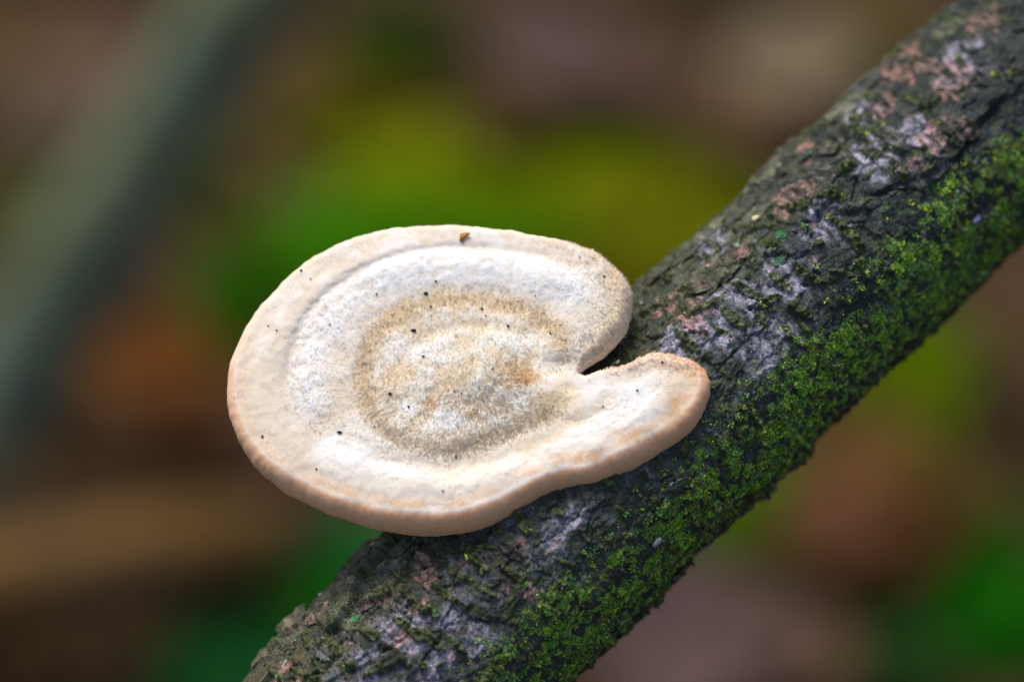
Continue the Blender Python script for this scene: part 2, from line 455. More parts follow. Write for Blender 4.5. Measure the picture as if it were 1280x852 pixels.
lay(srgb(205, 200, 205), 0.55 * (rng.random(H.shape) > 0.985) * (0.3 + 0.7 * lavm) * FRONT)
col = np.clip(col * 1.12, 0.004, 1)

stem = empty('fallen_branch', to_world(axis[0]).tolist())
tag(stem, 'mossy grey leaning branch running diagonally up to the right with the bracket fungus on it', 'branch')
stem_loc = to_world(axis[0])
bw = to_world(_c[:, None, :] + (RB + H / 1000.0)[..., None] * dirs) - stem_loc
nr, nc = H.shape
quads = grid_quads(nr, nc, wrap=True)
if FLIP < 0: quads = quads[:, ::-1]
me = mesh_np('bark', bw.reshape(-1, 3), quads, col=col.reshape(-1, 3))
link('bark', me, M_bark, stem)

def h_at(s_mm, a_mm):
    """bark height in mm at arc/around coordinates inside the frame"""
    i = np.clip(np.searchsorted(sv, np.asarray(s_mm) / 1000), 0, nr - 1); j = np.clip(np.searchsorted(front, np.asarray(a_mm) / (RB * 1000)), 0, 439)
    return H[i, j]
def col_at(s_mm, a_mm):
    i = np.clip(np.searchsorted(sv, np.asarray(s_mm) / 1000), 0, nr - 1); j = np.clip(np.searchsorted(front, np.asarray(a_mm) / (RB * 1000)), 0, 439)
    return col[i, j]
def on_bark(s_mm, a_mm, h_mm):
    s = np.asarray(s_mm) / 1000; ph = np.asarray(a_mm) / (RB * 1000)
    return surf(s, ph, np.asarray(h_mm) / 1000)

# loose bark flakes, each a curled slab of its own
def flake(px, py, ln, wd, ang, lift, colr, label=None, thick=0.45):
    sc, ac = at_px(px, py)
    nu, nv = 46, 24
    u = np.linspace(-1, 1, nu)[:, None]; v = np.linspace(-1, 1, nv)[None, :]
    seed = rng.uniform(0, 90)
    jag = 0.34 * noise(u * 2.6 + 0 * v + seed, v * 0 + np.sign(v) * 2, 0, 60) + 0.16 * noise(u * 8 + seed, v * 2, 0, 61) + 0.07 * noise(u * 22 + seed, v * 2, 0, 67)
    wv = v * (1 - 0.35 * np.abs(u) ** 2.5 + jag); uu = u * (1 - 0.30 * np.abs(v) ** 2 + 0.30 * noise(v * 3 + seed, u * 0 + np.sign(u), 0, 62))
    U = uu * ln / 2; V = wv * wd / 2
    a_ = ac + U * math.cos(ang) - V * math.sin(ang); s_ = sc + U * math.sin(ang) + V * math.cos(ang)
    base = np.minimum(h_at(s_, a_), np.median(h_at(s_, a_)) + 0.25)
    top = base * 0.35 + 0.65 * np.median(base) + 0.30 + lift * sstep(-0.6, 1.0, v + 0 * u) ** 1.5 + 0.22 * noise(U / 1.3 + seed, V / 1.1, 0, 63) + 0.13 * noise(U / .5 + seed, V / .5, 0, 64) + 0.07 * noise(U / .27 + seed, V / .27, 0, 68)
    edge = sstep(1.0, 0.75, np.maximum(np.abs(u), np.abs(v)))
    bot = top - thick * (0.5 + 0.5 * edge) ; top = top - 0.12 * (1 - edge)
    P = np.concatenate([to_world(on_bark(s_, a_, top)).reshape(-1, 3), to_world(on_bark(s_, a_, bot)).reshape(-1, 3)])
    q = grid_quads(nu, nv); n = nu * nv
    rim = list(range(nv)) + [i * nv + nv - 1 for i in range(1, nu)] + [(nu - 1) * nv + j for j in range(nv - 2, -1, -1)] + [i * nv for i in range(nu - 2, 0, -1)]
    side = np.array([[rim[k], rim[(k + 1) % len(rim)], rim[(k + 1) % len(rim)] + n, rim[k] + n] for k in range(len(rim))])
    Q = np.concatenate([q, q[:, ::-1] + n, side[:, ::-1]])
    c = np.asarray(colr)[None] * (0.72 + 0.5 * rng.random((2 * n, 1)) + 0.35 * noise(np.tile((u * 5 + 0 * v).ravel(), 2) + seed, np.tile((v * 4 + 0 * u).ravel(), 2), 0, 65)[:, None])
    gm = sstep(0.0, 0.35, noise(np.tile((u * 3 + 0 * v).ravel(), 2) + seed, np.tile((v * 3 + 0 * u).ravel(), 2), 3, 66))[:, None]
    c = c * (1 - 0.6 * gm) + srgb(58, 66, 38) * 0.6 * gm
    under = np.tile(col_at(s_, a_).reshape(-1, 3), (2, 1))
    gm2 = sstep(-0.25, 0.3, noise(np.tile(U.ravel(), 2) / .9 + seed, np.tile(V.ravel(), 2) / .7, 3, 69))[:, None]
    c = c * (1 - 0.65 * gm2) + under * 0.65 * gm2 * 1.15
    st_ = noise(np.tile(s_.ravel(), 2) / 0.8, np.tile(a_.ravel(), 2) / 2.8, 0, 37)[:, None]
    c = c * (0.86 if px > 940 else 0.95); k_ = (0.85 if px > 940 else 0.5) * sstep(-0.05, 0.22, st_)
    c = c * (1 - k_) + srgb(42, 48, 42) * k_
    o = link('bark_flake', mesh_np('bark_flake', P - stem_loc, Q, col=c), M_bark, stem)
    if label: o['label'] = label
    return o
g1 = srgb(108, 104, 84); g2 = srgb(120, 112, 116); g3 = srgb(84, 84, 66); g4 = srgb(150, 122, 112); g5 = srgb(128, 132, 100)
FL = [(350, 757, 5.8, 2.3, 1.45, 1.5, g5, 'curled pale-edged bark flake'), (893, 345, 9.0, 3.6, 1.35, 0.8, g1, 'broad pinkish grey bark plate with a broken lower edge'), (862, 322, 7.0, 3.0, 1.5, .3, g3, None),
      (420, 745, 8.5, 4.0, 1.5, .5, g1, None), (460, 700, 6.5, 4.2, 1.5, .6, g3, None), (375, 800, 6.5, 3.4, 1.45, .5, g1, None), (330, 812, 5.0, 2.6, 1.5, .7, g3, None), (310, 838, 4.6, 2.6, 1.4, .4, g1, None), (400, 775, 4.8, 2.6, 1.4, .5, g4, None),
      (1000, 250, 6.4, 3.6, 1.1, .7, g4, None), (960, 225, 8.5, 3.4, 1.45, .6, g5, None), (1060, 140, 7.5, 3.4, 1.4, .6, g5, None), (1085, 110, 6.6, 3.0, 1.5, .7, g2, None), (1110, 175, 5.0, 2.8, .3, .6, g2, None),
      (1150, 215, 9.0, 4.0, 1.25, .9, g2, 'long bark ledge with a pale lower rim'), (1200, 165, 7.0, 3.4, 1.1, .8, g4, None), (1235, 95, 6.0, 3.0, 1.1, .7, g2, None), (1160, 85, 6.0, 2.8, .2, .6, g4, None), (1190, 40, 6.0, 2.8, 1.3, .6, g5, None), (1125, 60, 6.6, 2.8, 1.45, .5, g3, None),
      (1230, 30, 5.4, 2.6, .3, .6, g4, None), (1040, 185, 5.4, 2.8, 1.5, .5, g1, None), (1030, 225, 4.6, 2.5, .9, .6, g2, None), (990, 210, 5.6, 2.4, 1.4, .6, g3, None), (925, 270, 6.5, 2.8, 1.5, .6, g3, None), (893, 292, 6.5, 2.4, 1.5, .5, g5, None), (830, 345, 6.4, 2.6, 1.45, .4, g3, None),
      (1062, 268, 5.0, 2.6, .9, .8, srgb(90, 98, 104), None), (930, 320, 3.6, 1.8, 1.3, .4, srgb(160, 116, 108), 'small salmon pink bark chip'), (905, 585, 3.8, 1.6, .1, .4, g3, None), (770, 560, 4, 2, .5, .4, g2, None),
      (455, 762, 3.4, 1.7, 1.2, .6, srgb(92, 72, 72), None), (405, 820, 3.6, 2.2, .2, .6, g2, None), (480, 826, 5.4, 2.0, 1.15, .6, g3, None), (1022, 558, 3.8, 1.5, 1.55, .5, srgb(110, 110, 118), None), (1078, 495, 4.4, 1.4, 1.6, .5, srgb(120, 118, 124), None), (848, 715, 3.4, 2.2, 1.4, .8, g5, 'knobbly flake hanging on the lower edge'),
      (757, 795, 3.0, 1.8, 1.4, .7, g3, None), (500, 690, 4.0, 2.4, 1.3, .4, g3, None), (530, 700, 3.6, 1.6, .2, .4, g4, None), (640, 690, 4.2, 1.6, .2, .4, srgb(66, 60, 58), None), (845, 605, 3.4, 1.2, 1.3, .5, srgb(140, 150, 140), 'pale greenish lifted sliver')]
for f in FL: flake(*f)

# moss leaves and grit on the branch: shared tiny shapes set on the bark
def scatter_on_branch(n, weight, front_only=True):
    """random (s, a) in mm with probability given by the weight grid"""
    W = weight[:, :440].copy(); W[sv < s_in] = 0; W[sv > s_out] = 0
    cdf = np.cumsum(W.ravel().astype(np.float64)); cdf /= cdf[-1]
    k = np.searchsorted(cdf, rng.random(n)); i, j = np.unravel_index(k, W.shape)
    return i, j
def normals_tangents(i, j):
    c, t, nn, b = axis_frame(sv[i]); ph = phi[j]
    nrm = np.cos(ph)[:, None] * nn + FLIP * np.sin(ph)[:, None] * b
    side = np.cross(nrm, t)
    return nrm, t, side
def blades(P, nrm, t, side, per, ln, wd, out, colr, jitter):
    """per-point bunches of two-triangle leaves; returns verts, tris, colours"""
    n = len(P); idx = np.repeat(np.arange(n), per); m = len(idx)
    th = rng.uniform(0, 2 * math.pi, m); el = np.clip(rng.normal(out, 0.35, m), 0.05, 1.5)
    tan = np.cos(th)[:, None] * t[idx] + np.sin(th)[:, None] * side[idx]
    d = np.cos(el)[:, None] * tan + np.sin(el)[:, None] * nrm[idx]
    w = np.cross(d, nrm[idx]); w /= np.linalg.norm(w, axis=1)[:, None] + 1e-9
    L_ = ln[idx] * rng.uniform(0.6, 1.3, m); Wd = wd[idx] * rng.uniform(0.7, 1.3, m)
    root = P[idx] + tan * (jitter * rng.random(m))[:, None]
    droop = nrm[idx] * (-0.25 * L_)[:, None] * rng.random((m, 1))
    v0 = root; v1 = root + d * (0.5 * L_)[:, None] + w * (0.5 * Wd)[:, None]; v2 = root + d * (0.5 * L_)[:, None] - w * (0.5 * Wd)[:, None]; v3 = root + d * L_[:, None] + droop
    V = np.stack([v0, v1, v2, v3], 1).reshape(-1, 3); k = np.arange(m)[:, None] * 4
    T = np.concatenate([k + [0, 2, 1], k + [1, 2, 3]])
    cc = np.repeat(colr[idx] * rng.uniform(0.75, 1.25, (m, 1)), 4, axis=0); 
    cc[3::4] *= 1.15
    return V, T, cc
mw = mossd ** 1.3 * sstep(-0.08, 0.40, n_d + 0.6 * n_b + 0.15) + 0.03 * (TT > 0.2) * FRONT + 0.012 * olive * FRONT
mw = mw * np.abs(np.cos(PH)).clip(0.25, 1)
i, j = scatter_on_branch(11000, mw)
pal = np.array([srgb(112, 160, 58), srgb(156, 190, 72), srgb(82, 142, 60), srgb(74, 128, 78), srgb(88, 122, 52), srgb(104, 110, 58), srgb(56, 64, 34), srgb(124, 170, 120)])
tone = noise(sm / 3.2, ym / 3.2, zm / 3.2, 71)[i, j]
ci = np.clip((tone * 6 + rng.normal(3, 1.9, len(i))).astype(int), 0, 7)
cm = pal[ci] * np.array([1.75, 1.45, 1.0])
P = surf(sv[i] + rng.normal(0, 6e-5, len(i)), phi[j], (H[i, j] - 0.05) / 1000)
nrm, t, sd2 = normals_tangents(i, j)
big = rng.uniform(0.6, 1.35, len(i))
V, T, cc = blades(P, nrm, t, sd2, 7, 0.00043 * big, 0.00023 * big, 0.8, cm, 0.00025)
Vw = to_world(V) - stem_loc
nw = to_world(np.repeat(np.repeat(nrm, 7, axis=0), 4, axis=0)) - CAM
fnw = np.cross(Vw[T[:, 1]] - Vw[T[:, 0]], Vw[T[:, 2]] - Vw[T[:, 0]])
bad = (fnw * nw[T[:, 0]]).sum(1) < 0
T[bad] = T[bad][:, ::-1]
mme = mesh_np('moss', Vw, tris=T, col=cc)
nw = nw + rng.normal(0, 0.35, nw.shape); nw /= np.linalg.norm(nw, axis=1)[:, None]
mme.normals_split_custom_set_from_vertices(nw.astype(np.float32).tolist())
o = link('moss', mme, M_moss, stem)
o['kind'] = 'stuff'

def grains(i, j, size, colr, embed=0.3):
    n = len(i); nrm, t, sd2 = normals_tangents(i, j)
    P = surf(sv[i], phi[j], H[i, j] / 1000) + nrm * (size * (0.5 - embed))[:, None]
    octa = np.array([[1, 0, 0], [0, 1, 0], [-1, 0, 0], [0, -1, 0], [0, 0, 1], [0, 0, -1]], float)
    sc = rng.uniform(0.5, 1.3, (n, 6, 1)); off = octa[None] * sc * 0.5
    Vv = P[:, None, :] + size[:, None, None] * (off[..., 0:1] * t[:, None] + off[..., 1:2] * sd2[:, None] + off[..., 2:3] * nrm[:, None])
    tr = np.array([[0, 1, 4], [1, 2, 4], [2, 3, 4], [3, 0, 4], [1, 0, 5], [2, 1, 5], [3, 2, 5], [0, 3, 5]])
    T = (np.arange(n)[:, None, None] * 6 + tr[None]).reshape(-1, 3)
    return Vv.reshape(-1, 3), T, np.repeat(colr, 6, axis=0)
i, j = scatter_on_branch(15000, (0.5 + 1.2 * olive + 0.8 * mossd + 1.4 * ulm + 1.5 * sstep(0.8, 0.95, TT)) * FRONT)
gp = np.array([srgb(60, 64, 44), srgb(84, 80, 58), srgb(44, 40, 32), srgb(104, 108, 66), srgb(120, 112, 108), srgb(70, 88, 40), srgb(215, 210, 200)])
gi = rng.choice(7, len(i), p=[.26, .2, .2, .12, .1, .10, .02])
V, T, cc = grains(i, j, np.exp(rng.normal(math.log(0.00022), 0.4, len(i))), gp[gi])
o = link('bark_crumbs', mesh_np('bark_crumbs', to_world(V) - stem_loc, tris=T, col=cc, smooth=False), M_grit, stem)
o['kind'] = 'stuff'

# tiny bright green rosettes and pale chips lying on the bark: things of their own
def rosette(px, py, size, label, leaves=5):
    sc, ac = at_px(px, py); i = np.array([np.searchsorted(sv, sc / 1000)]); j = np.array([np.searchsorted(front, ac / (RB * 1000))])
    nrm, t, sd2 = normals_tangents(i, j); base = surf(sv[i], phi[j], (H[i, j] + 0.05) / 1000)[0]
    wb = to_world(base); root = empty('liverwort_rosette', wb)
    tag(root, label, 'liverwort', 'tiny bright green rosettes on the bark')
    for k in range(leaves):
        a = 2 * math.pi * k / leaves + rng.normal(0, .25); L_ = size * rng.uniform(0.4, 0.62)
        d = math.cos(a) * t[0] + math.sin(a) * sd2[0]; w = np.cross(d, nrm[0])
        V = []; nu = 6
        for q in range(nu):
            f = q / (nu - 1); wd = L_ * 0.42 * math.sin(math.pi * (0.12 + 0.80 * f)) ** 0.7
            for r in (-1, 0, 1):
                V.append(base + d * (L_ * (0.1 + 0.9 * f)) + w * wd * r + nrm[0] * (L_ * (0.25 * f + 0.16 * abs(r))))
        V = to_world(np.array(V)) - wb
        c = np.tile(srgb(64, 132, 78), (len(V), 1)) * rng.uniform(0.8, 1.1)
        link('leaf', mesh_np('leaf', V, grid_quads(nu, 3), col=c), M_moss, root)
rosette(978, 296, 0.0021, 'tiny bright green rosette on pink bark above the other one beside the grey bark middle')
rosette(974, 322, 0.0018, 'tiny bright green rosette just below its twin on the grey bark', 4)
rosette(1007, 200, 0.0019, 'tiny blurred green rosette near the upper edge of the branch')
rosette(444, 777, 0.0015, 'tiny green rosette at the low left end of the branch below the fungus', 4)

def chip(px, py, size, colr, name, label, cat):
    sc, ac = at_px(px, py); i = np.array([np.searchsorted(sv, sc / 1000)]); j = np.array([np.searchsorted(front, ac / (RB * 1000))])
    nrm, t, sd2 = normals_tangents(i, j); base = surf(sv[i], phi[j], (H[i, j] + 0.05) / 1000)[0]; wb = to_world(base)
    V = []; K = 9
    rr = rng.uniform(0.65, 1.1, K) * size / 2
    for lev, f in ((0, .9), (0.16, 1.0), (0.34, 0.72)):
        for k in range(K):
            a = 2 * math.pi * k / K
            V.append(base + (math.cos(a) * t[0] * 1.3 + math.sin(a) * sd2[0] * 0.75) * rr[k] * f + nrm[0] * size * lev * rng.uniform(.8, 1.2))
    V.append(base + nrm[0] * size * 0.4); V.append(base)
    Q = grid_quads(3, K, wrap=True); T = [[2 * K + k, 2 * K + (k + 1) % K, 3 * K] for k in range(K)] + [[(k + 1) % K, k, 3 * K + 1] for k in range(K)]
    o = link(name, mesh_np(name, to_world(np.array(V)) - wb, Q, np.array(T), col=np.tile(colr, (len(V), 1)) * rng.uniform(.85, 1.1, (len(V), 1))), M_grit, None, wb)
    tag(o, label, cat)
chip(820, 674, 0.0015, srgb(120, 126, 128), 'lichen_chip', 'pale grey lichen chip on the mossy bark below the fungus', 'lichen')
chip(774, 453, 0.0008, srgb(225, 225, 215), 'grain_of_sand', 'white grain on the dark bark just inside the fungus notch', 'grain')
chip(946, 275, 0.0014, srgb(215, 200, 160), 'bark_crumb', 'cream crumb on greenish bark above the pink chip', 'crumb')
chip(480, 688, 0.0008, srgb(190, 150, 60), 'seed_scale', 'yellowish scale on dark bark under the fungus rim, above the crack', 'seed scale')
chip(1222, 277, 0.0016, srgb(150, 160, 200), 'lichen_chip', 'bluish pale lichen chip among moss near the right edge', 'lichen')

# ------------------------------------------------------------------ the bracket fungus
D0 = 0.4115
TILT = RAD(17); YAW = RAD(-2.5)
org = unproject(600, 475, D0)
ex = np.array([math.cos(YAW), 0, math.sin(YAW)])
ey = np.array([0, math.cos(TILT), math.sin(TILT)])
ez = np.cross(ey, ex); ez /= np.linalg.norm(ez)
if ez[2] > 0: ez = -ez
ey = np.cross(ez, ex) if np.dot(np.cross(ez, ex), ey) > 0 else -np.cross(ez, ex)
MMPX = WPX * D0
def plane(px, py):
    """cap-plane coordinates (metres) under a photograph pixel"""
    r = unproject(px, py, 1.0)
    t = np.dot(org, ez) / (r @ ez)
    p = r * t[..., None] - org
    return p @ ex, p @ ey
def cap3(x, y, z):
    return org + x[..., None] * ex + y[..., None] * ey + z[..., None] * ez
# outline: x, y, rounding radius (px), position of the core along the spine 0..1
OUT = [(724, 464, 9, .42), (733, 455, 15, .34), (748, 444, 20, .26), (768, 427, 24, .2), (784, 404, 24, .16), (791, 376, 22, .13), (786, 350, 18, .11), (768, 331, 14, .09), (738, 311, 12, .07), (700, 297, 12, .05),
       (650, 287, 12, .03), (600, 281, 12, .01), (550, 278, 12, 0), (500, 281, 13, 0), (450, 291, 13, 0), (410, 307, 14, 0), (370, 332, 14, 0), (337, 364, 15, 0), (312, 394, 15, 0), (297, 424, 16, 0), (286, 452, 16, 0),
       (281, 482, 18, 0), (284, 512, 20, 0), (296, 546, 22, 0), (315, 576, 24, 0), (344, 602, 26, 0), (379, 622, 27, 0), (430, 643, 28, 0), (482, 656, 29, .02), (532, 661, 30, .06), (580, 658, 30, .14),
       (622, 644, 28, .24), (660, 622, 27, .34), (700, 604, 26, .46), (744, 597, 26, .58), (790, 579, 26, .72), (828, 557, 26, .84), (862, 533, 25, .93), (882, 505, 23, .98), (889, 478, 20, 1.0), (882, 459, 17, 1.0),
       (864, 446, 15, .99), (838, 439, 14, .95), (818, 438, 14, .88), (796, 446, 13, .78), (774, 456, 11, .66), (748, 462, 9, .55), (732, 467, 7, .47)]
O = np.array(OUT, float)
NO = 1150
Oc = catmull(np.vstack([O, O[:1]]), 40)[:-1]
acc = np.concatenate([[0], np.cumsum(np.hypot(*np.diff(np.vstack([Oc, Oc[:1]])[:, :2], axis=0).T))])
tt = np.linspace(0, acc[-1], NO, endpoint=False)
Oc = np.stack([np.interp(tt, acc, np.append(Oc[:, k], Oc[0, k])) for k in range(4)], -1)
wob = 0.9 * noise(np.cos(tt / acc[-1] * 2 * math.pi) * 34, np.sin(tt / acc[-1] * 2 * math.pi) * 34, 0, 82) + 1.8 * noise(np.cos(tt / acc[-1] * 2 * math.pi) * 9, np.sin(tt / acc[-1] * 2 * math.pi) * 9, 0, 81)
tx = np.roll(Oc[:, 0], -3) - np.roll(Oc[:, 0], 3); ty = np.roll(Oc[:, 1], -3) - np.roll(Oc[:, 1], 3)
ln_ = np.hypot(tx, ty); nx, ny = -ty / ln_, tx / ln_          # candidate outward normal
area = np.sum(Oc[:, 0] * np.roll(Oc[:, 1], -1) - np.roll(Oc[:, 0], -1) * Oc[:, 1])
if area > 0: nx, ny = -nx, -ny
def smooth_ring(v, k):
    ker = np.hanning(2 * k + 1); ker /= ker.sum()
    return np.convolve(np.concatenate([v[-k:], v, v[:k]]), ker, 'valid')
nx = smooth_ring(nx, 12); ny = smooth_ring(ny, 12); q_ = np.hypot(nx, ny); nx /= q_; ny /= q_
Oc[:, 0] += nx * wob; Oc[:, 1] += ny * wob
Rr = 0.84 * smooth_ring(Oc[:, 2], 10) * (1 + 0.16 * noise(np.cos(tt / acc[-1] * 2 * math.pi) * 6, np.sin(tt / acc[-1] * 2 * math.pi) * 6, 0, 83)); sp = np.clip(smooth_ring(Oc[:, 3], 14), 0, 1)
cx = 560 + 262 * sp; cy = 488 + 12 * sp
ix, iy = Oc[:, 0] - nx * Rr, Oc[:, 1] - ny * Rr
NT, NR = 230, 34
st = np.linspace(0, 1, NT) ** 0.9
topx = cx[None] + (ix - cx)[None] * st[:, None]; topy = cy[None] + (iy - cy)[None] * st[:, None]
dist_top = (1 - st)[:, None] * np.hypot(ix - cx, iy - cy)[None]
ar = np.linspace(0, RAD(150), NR + 1)[1:]
rimx = ix[None] + nx[None] * Rr[None] * np.sin(ar)[:, None]; rimy = iy[None] + ny[None] * Rr[None] * np.sin(ar)[:, None]
thick = 1.3
rimz = -(1 - np.cos(ar))[:, None] * Rr[None] * MMPX * thick
XX = np.vstack([topx, rimx]); YY = np.vstack([topy, rimy]); ZZ = np.vstack([np.zeros(topx.shape), rimz])
DE = np.vstack([dist_top, np.zeros(rimx.shape)])               # px to the start of the rim
RI = np.vstack([np.zeros(topx.shape), np.repeat(ar[:, None], NO, 1)])   # rim angle

def nz(sc, seed, oct=1): return fbm(XX / sc, YY / sc, 0 * XX + 0.3, oct, seed) if oct > 1 else noise(XX / sc, YY / sc, 0.3, seed)
f1, f2, f3, f4 = nz(60, 91), nz(22, 92, 2), nz(8, 93, 2), nz(3.0, 94, 2)
f5 = nz(1.6, 95)
_ix, _iy = ix[::4].astype(np.float32), iy[::4].astype(np.float32)
_f = np.empty(topx.size, np.float32); _tx, _ty = topx.ravel().astype(np.float32), topy.ravel().astype(np.float32)
for q0 in range(0, topx.size, 20000):
    _f[q0:q0 + 20000] = np.sqrt(((_tx[q0:q0 + 20000, None] - _ix) ** 2 + (_ty[q0:q0 + 20000, None] - _iy) ** 2).min(1))
DE[:NT] = _f.reshape(topx.shape)
Zm = np.zeros(XX.shape)                                       # relief, millimetres
# broad form: shallow dish towards the attachment, rolling outer band, curl at the lobe tips
rc = np.hypot((XX - 600) / 1.25, YY - 475)
Zm += 0.35 * np.exp(-((rc - 150) / 60) ** 2) - 0.40 * np.exp(-(rc / 95) ** 2) + 0.26 * f1 + 0.10 * f2
Zm += 0.16 * (1 - np.cos(np.clip(DE, 0, 70) / 70 * 2 * math.pi)) * (RI == 0) * sstep(30, 60, rc)
def ring(poly, w, jit=2.0, fade=(0.06, 0.06), side=None):
    d, sd_, par = seg_dist(XX + jit * f3 * 1.5, YY + jit * f3, poly)
    k = np.exp(-(d / w) ** 2)
    if fade[0] > 0: k = k * sstep(0, fade[0], par)
    if fade[1] > 0: k = k * sstep(1, 1 - fade[1], par)
    return k, d * sd_, par
groove = [(372, 560), (364, 520), (360, 480), (361, 450), (370, 420), (384, 394), (405, 369), (440, 344), (480, 325), (520, 314), (560, 310), (620, 312), (680, 321), (730, 340), (762, 366)]
gk, gq, gp_ = ring(groove, 6, 1.6, (0.25, 0.3))
Zm -= 0.42 * gk * (0.6 + 0.4 * sstep(0.2, 0.4, gp_))
wk, wq, _ = ring([(392, 545), (386, 500), (388, 460), (398, 425), (420, 395), (450, 368), (490, 347), (540, 335), (600, 333), (660, 340), (715, 358), (745, 385)], 22, 2, (0.1, 0.1))
Zm += 0.26 * wk
tanpoly = [(705, 440), (693, 412), (670, 394), (640, 382), (590, 374), (545, 376), (505, 390), (476, 412), (459, 442), (455, 480), (464, 515), (488, 541), (520, 556), (560, 562), (600, 553), (640, 538), (680, 520), (706, 500), (716, 478)]
tk, tq, tp = ring(tanpoly, 11, 3.0, (0.02, 0.02))
Zm -= 0.15 * tk
ik, _, _ = ring([(498, 470), (510, 440), (538, 416), (580, 406), (630, 410), (668, 424)], 8, 2, (0.1, 0.1))
Zm -= 0.22 * ik
bulge = np.exp(-(((XX - 610) / 75) ** 2 + ((YY - 470) / 40) ** 2)); Zm += 0.20 * bulge
Zm -= 0.7 * np.exp(-(((XX - 700) / 22) ** 2 + ((YY - 455) / 12) ** 2))
low_ring, _, _ = ring([(455, 565), (500, 580), (560, 588), (620, 574), (690, 546), (750, 512), (775, 480)], 10, 2, (0.1, 0.1))
Zm -= 0.25 * low_ring
fol, _, _ = ring([(470, 588), (560, 610), (640, 596), (720, 566), (800, 528), (838, 480)], 14, 2, (0.1, 0.1)); Zm += 0.22 * fol
fuzz = np.clip(0.25 + tk + 0.7 * bulge + 0.5 * wk + 0.5 * sstep(35, 0, DE) * sstep(640, 740, XX) * (YY < 470), 0, 1.3) * (rc < 330)
smoothband = sstep(70, 35, DE) * (1 - sstep(640, 740, XX) * (YY < 470))
Zm += (0.032 * f3 + 0.030 * f4 + 0.016 * f5) * (1 - 0.75 * smoothband) * (0.4 + fuzz) + 0.02 * f3
theta = np.arctan2(YY - 478, XX - 590)
fib = noise(theta * 46, DE / 26 + RI, 0, 98) + 0.6 * noise(theta * 120, DE / 18 + RI, 0, 99)
zone = np.sin(DE / 3.1 + 2.4 * f2 + 1.2 * f1) * sstep(-0.3, 0.3, noise(XX / 40, YY / 40, 0, 100)) * (RI == 0) * sstep(1, 8, DE)
Zm += 0.028 * zone + 0.012 * fib * sstep(20, 80, rc) * (1 - sstep(0.3, 1.2, RI) * 0.3)
# dents along the rim
for (x, y, r, dpt) in [(363, 606, 7, .35), (816, 548, 9, .35), (752, 583, 10, .3), (300, 500, 8, .2), (696, 598, 11, .25), (840, 527, 8, .15), (660, 610, 12, -.2), (780, 560, 14, -.25), (283, 470, 5, .3)]:
    Zm -= dpt * np.exp(-(((XX - x) / r) ** 2 + ((YY - y) / (r * 1.6)) ** 2))
Zm += 0.09 * noise(np.arctan2(YY - 480, XX - 580) * 7 + 20, 0 * XX, 0, 97) * sstep(0, 1.0, RI)
Zm *= np.where(RI > 0, sstep(RAD(120), RAD(40), RI), 1.0)
ZZ = ZZ + Zm / 1000

# cap colours
cream = srgb(226, 211, 191); white = srgb(248, 246, 243); tan = srgb(241, 222, 188); peach = srgb(228, 190, 150); rimc = srgb(234, 178, 134)
orange = srgb(214, 164, 92); grey = srgb(196, 192, 188); ivory = srgb(240, 226, 198)
cc = np.ones(XX.shape + (1,)) * cream
def mixc(c, m):
    global cc
    m = np.clip(m, 0, 1)[..., None]; cc = cc * (1 - m) + np.asarray(c) * m
mixc(white, 0.35 * sstep(-0.2, 0.5, f2 + f1))
mixc(white, 0.95 * np.clip(wk * 1.3, 0, 1) * (0.75 + 0.5 * f3))
mixc(white, 0.75 * np.clip(ring([(392, 545), (425, 575), (470, 598), (540, 618), (600, 612), (680, 580), (760, 545), (800, 510), (800, 470)], 26, 3)[0] * 1.2, 0, 1))
mixc(white, 0.35 * np.exp(-(((XX - 760) / 40) ** 2 + ((YY - 490) / 20) ** 2)))
mixc(grey * 0.95, 0.55 * gk * sstep(0.15, 0.3, gp_) * sstep(0.75, 0.45, gp_) * (0.6 + 0.8 * np.abs(f3)))
mixc(grey, 0.5 * ring([(440, 480), (446, 440), (466, 404), (500, 376), (545, 362), (600, 360), (660, 368)], 6, 3, (.1, .1))[0] * sstep(-.1, .4, f3 + .2))
inner = np.exp(-(((XX - 580) / 125) ** 2 + ((YY - 470) / 82) ** 2) ** 3)
mixc(srgb(236, 220, 194), 0.7 * inner)
mixc(white * 0.98, 0.6 * inner * sstep(-0.05, 0.35, f2 + 0.5 * f3))
mixc(tan * np.array([.95, .91, .84]), 0.75 * np.clip(tk * 1.25, 0, 1) * (0.78 + 0.4 * f3 + 0.2 * f4) * (1 - 0.45 * sstep(0.5, 0.62, tp) * sstep(0.95, 0.8, tp)))
mixc(tan, 0.45 * ik * (0.8 + f3))
mixc(srgb(226, 205, 172), 0.6 * ring([(640, 562), (690, 545), (735, 515)], 8, 3)[0])
mixc(srgb(226, 205, 172), 0.5 * low_ring * sstep(-.2, .3, f2))
mixc(ivory, 0.8 * np.exp(-(((XX - 765) / 26) ** 2 + ((YY - 410) / 36) ** 2)) * (YY < 458))
mixc(tan, 0.55 * np.exp(-(((XX - 748) / 22) ** 2 + ((YY - 436) / 14) ** 2)) * (YY < 458))
mixc(srgb(238, 214, 180), 0.6 * np.exp(-(((XX - 768) / 6) ** 2 + ((YY - 358) / 22) ** 2)))
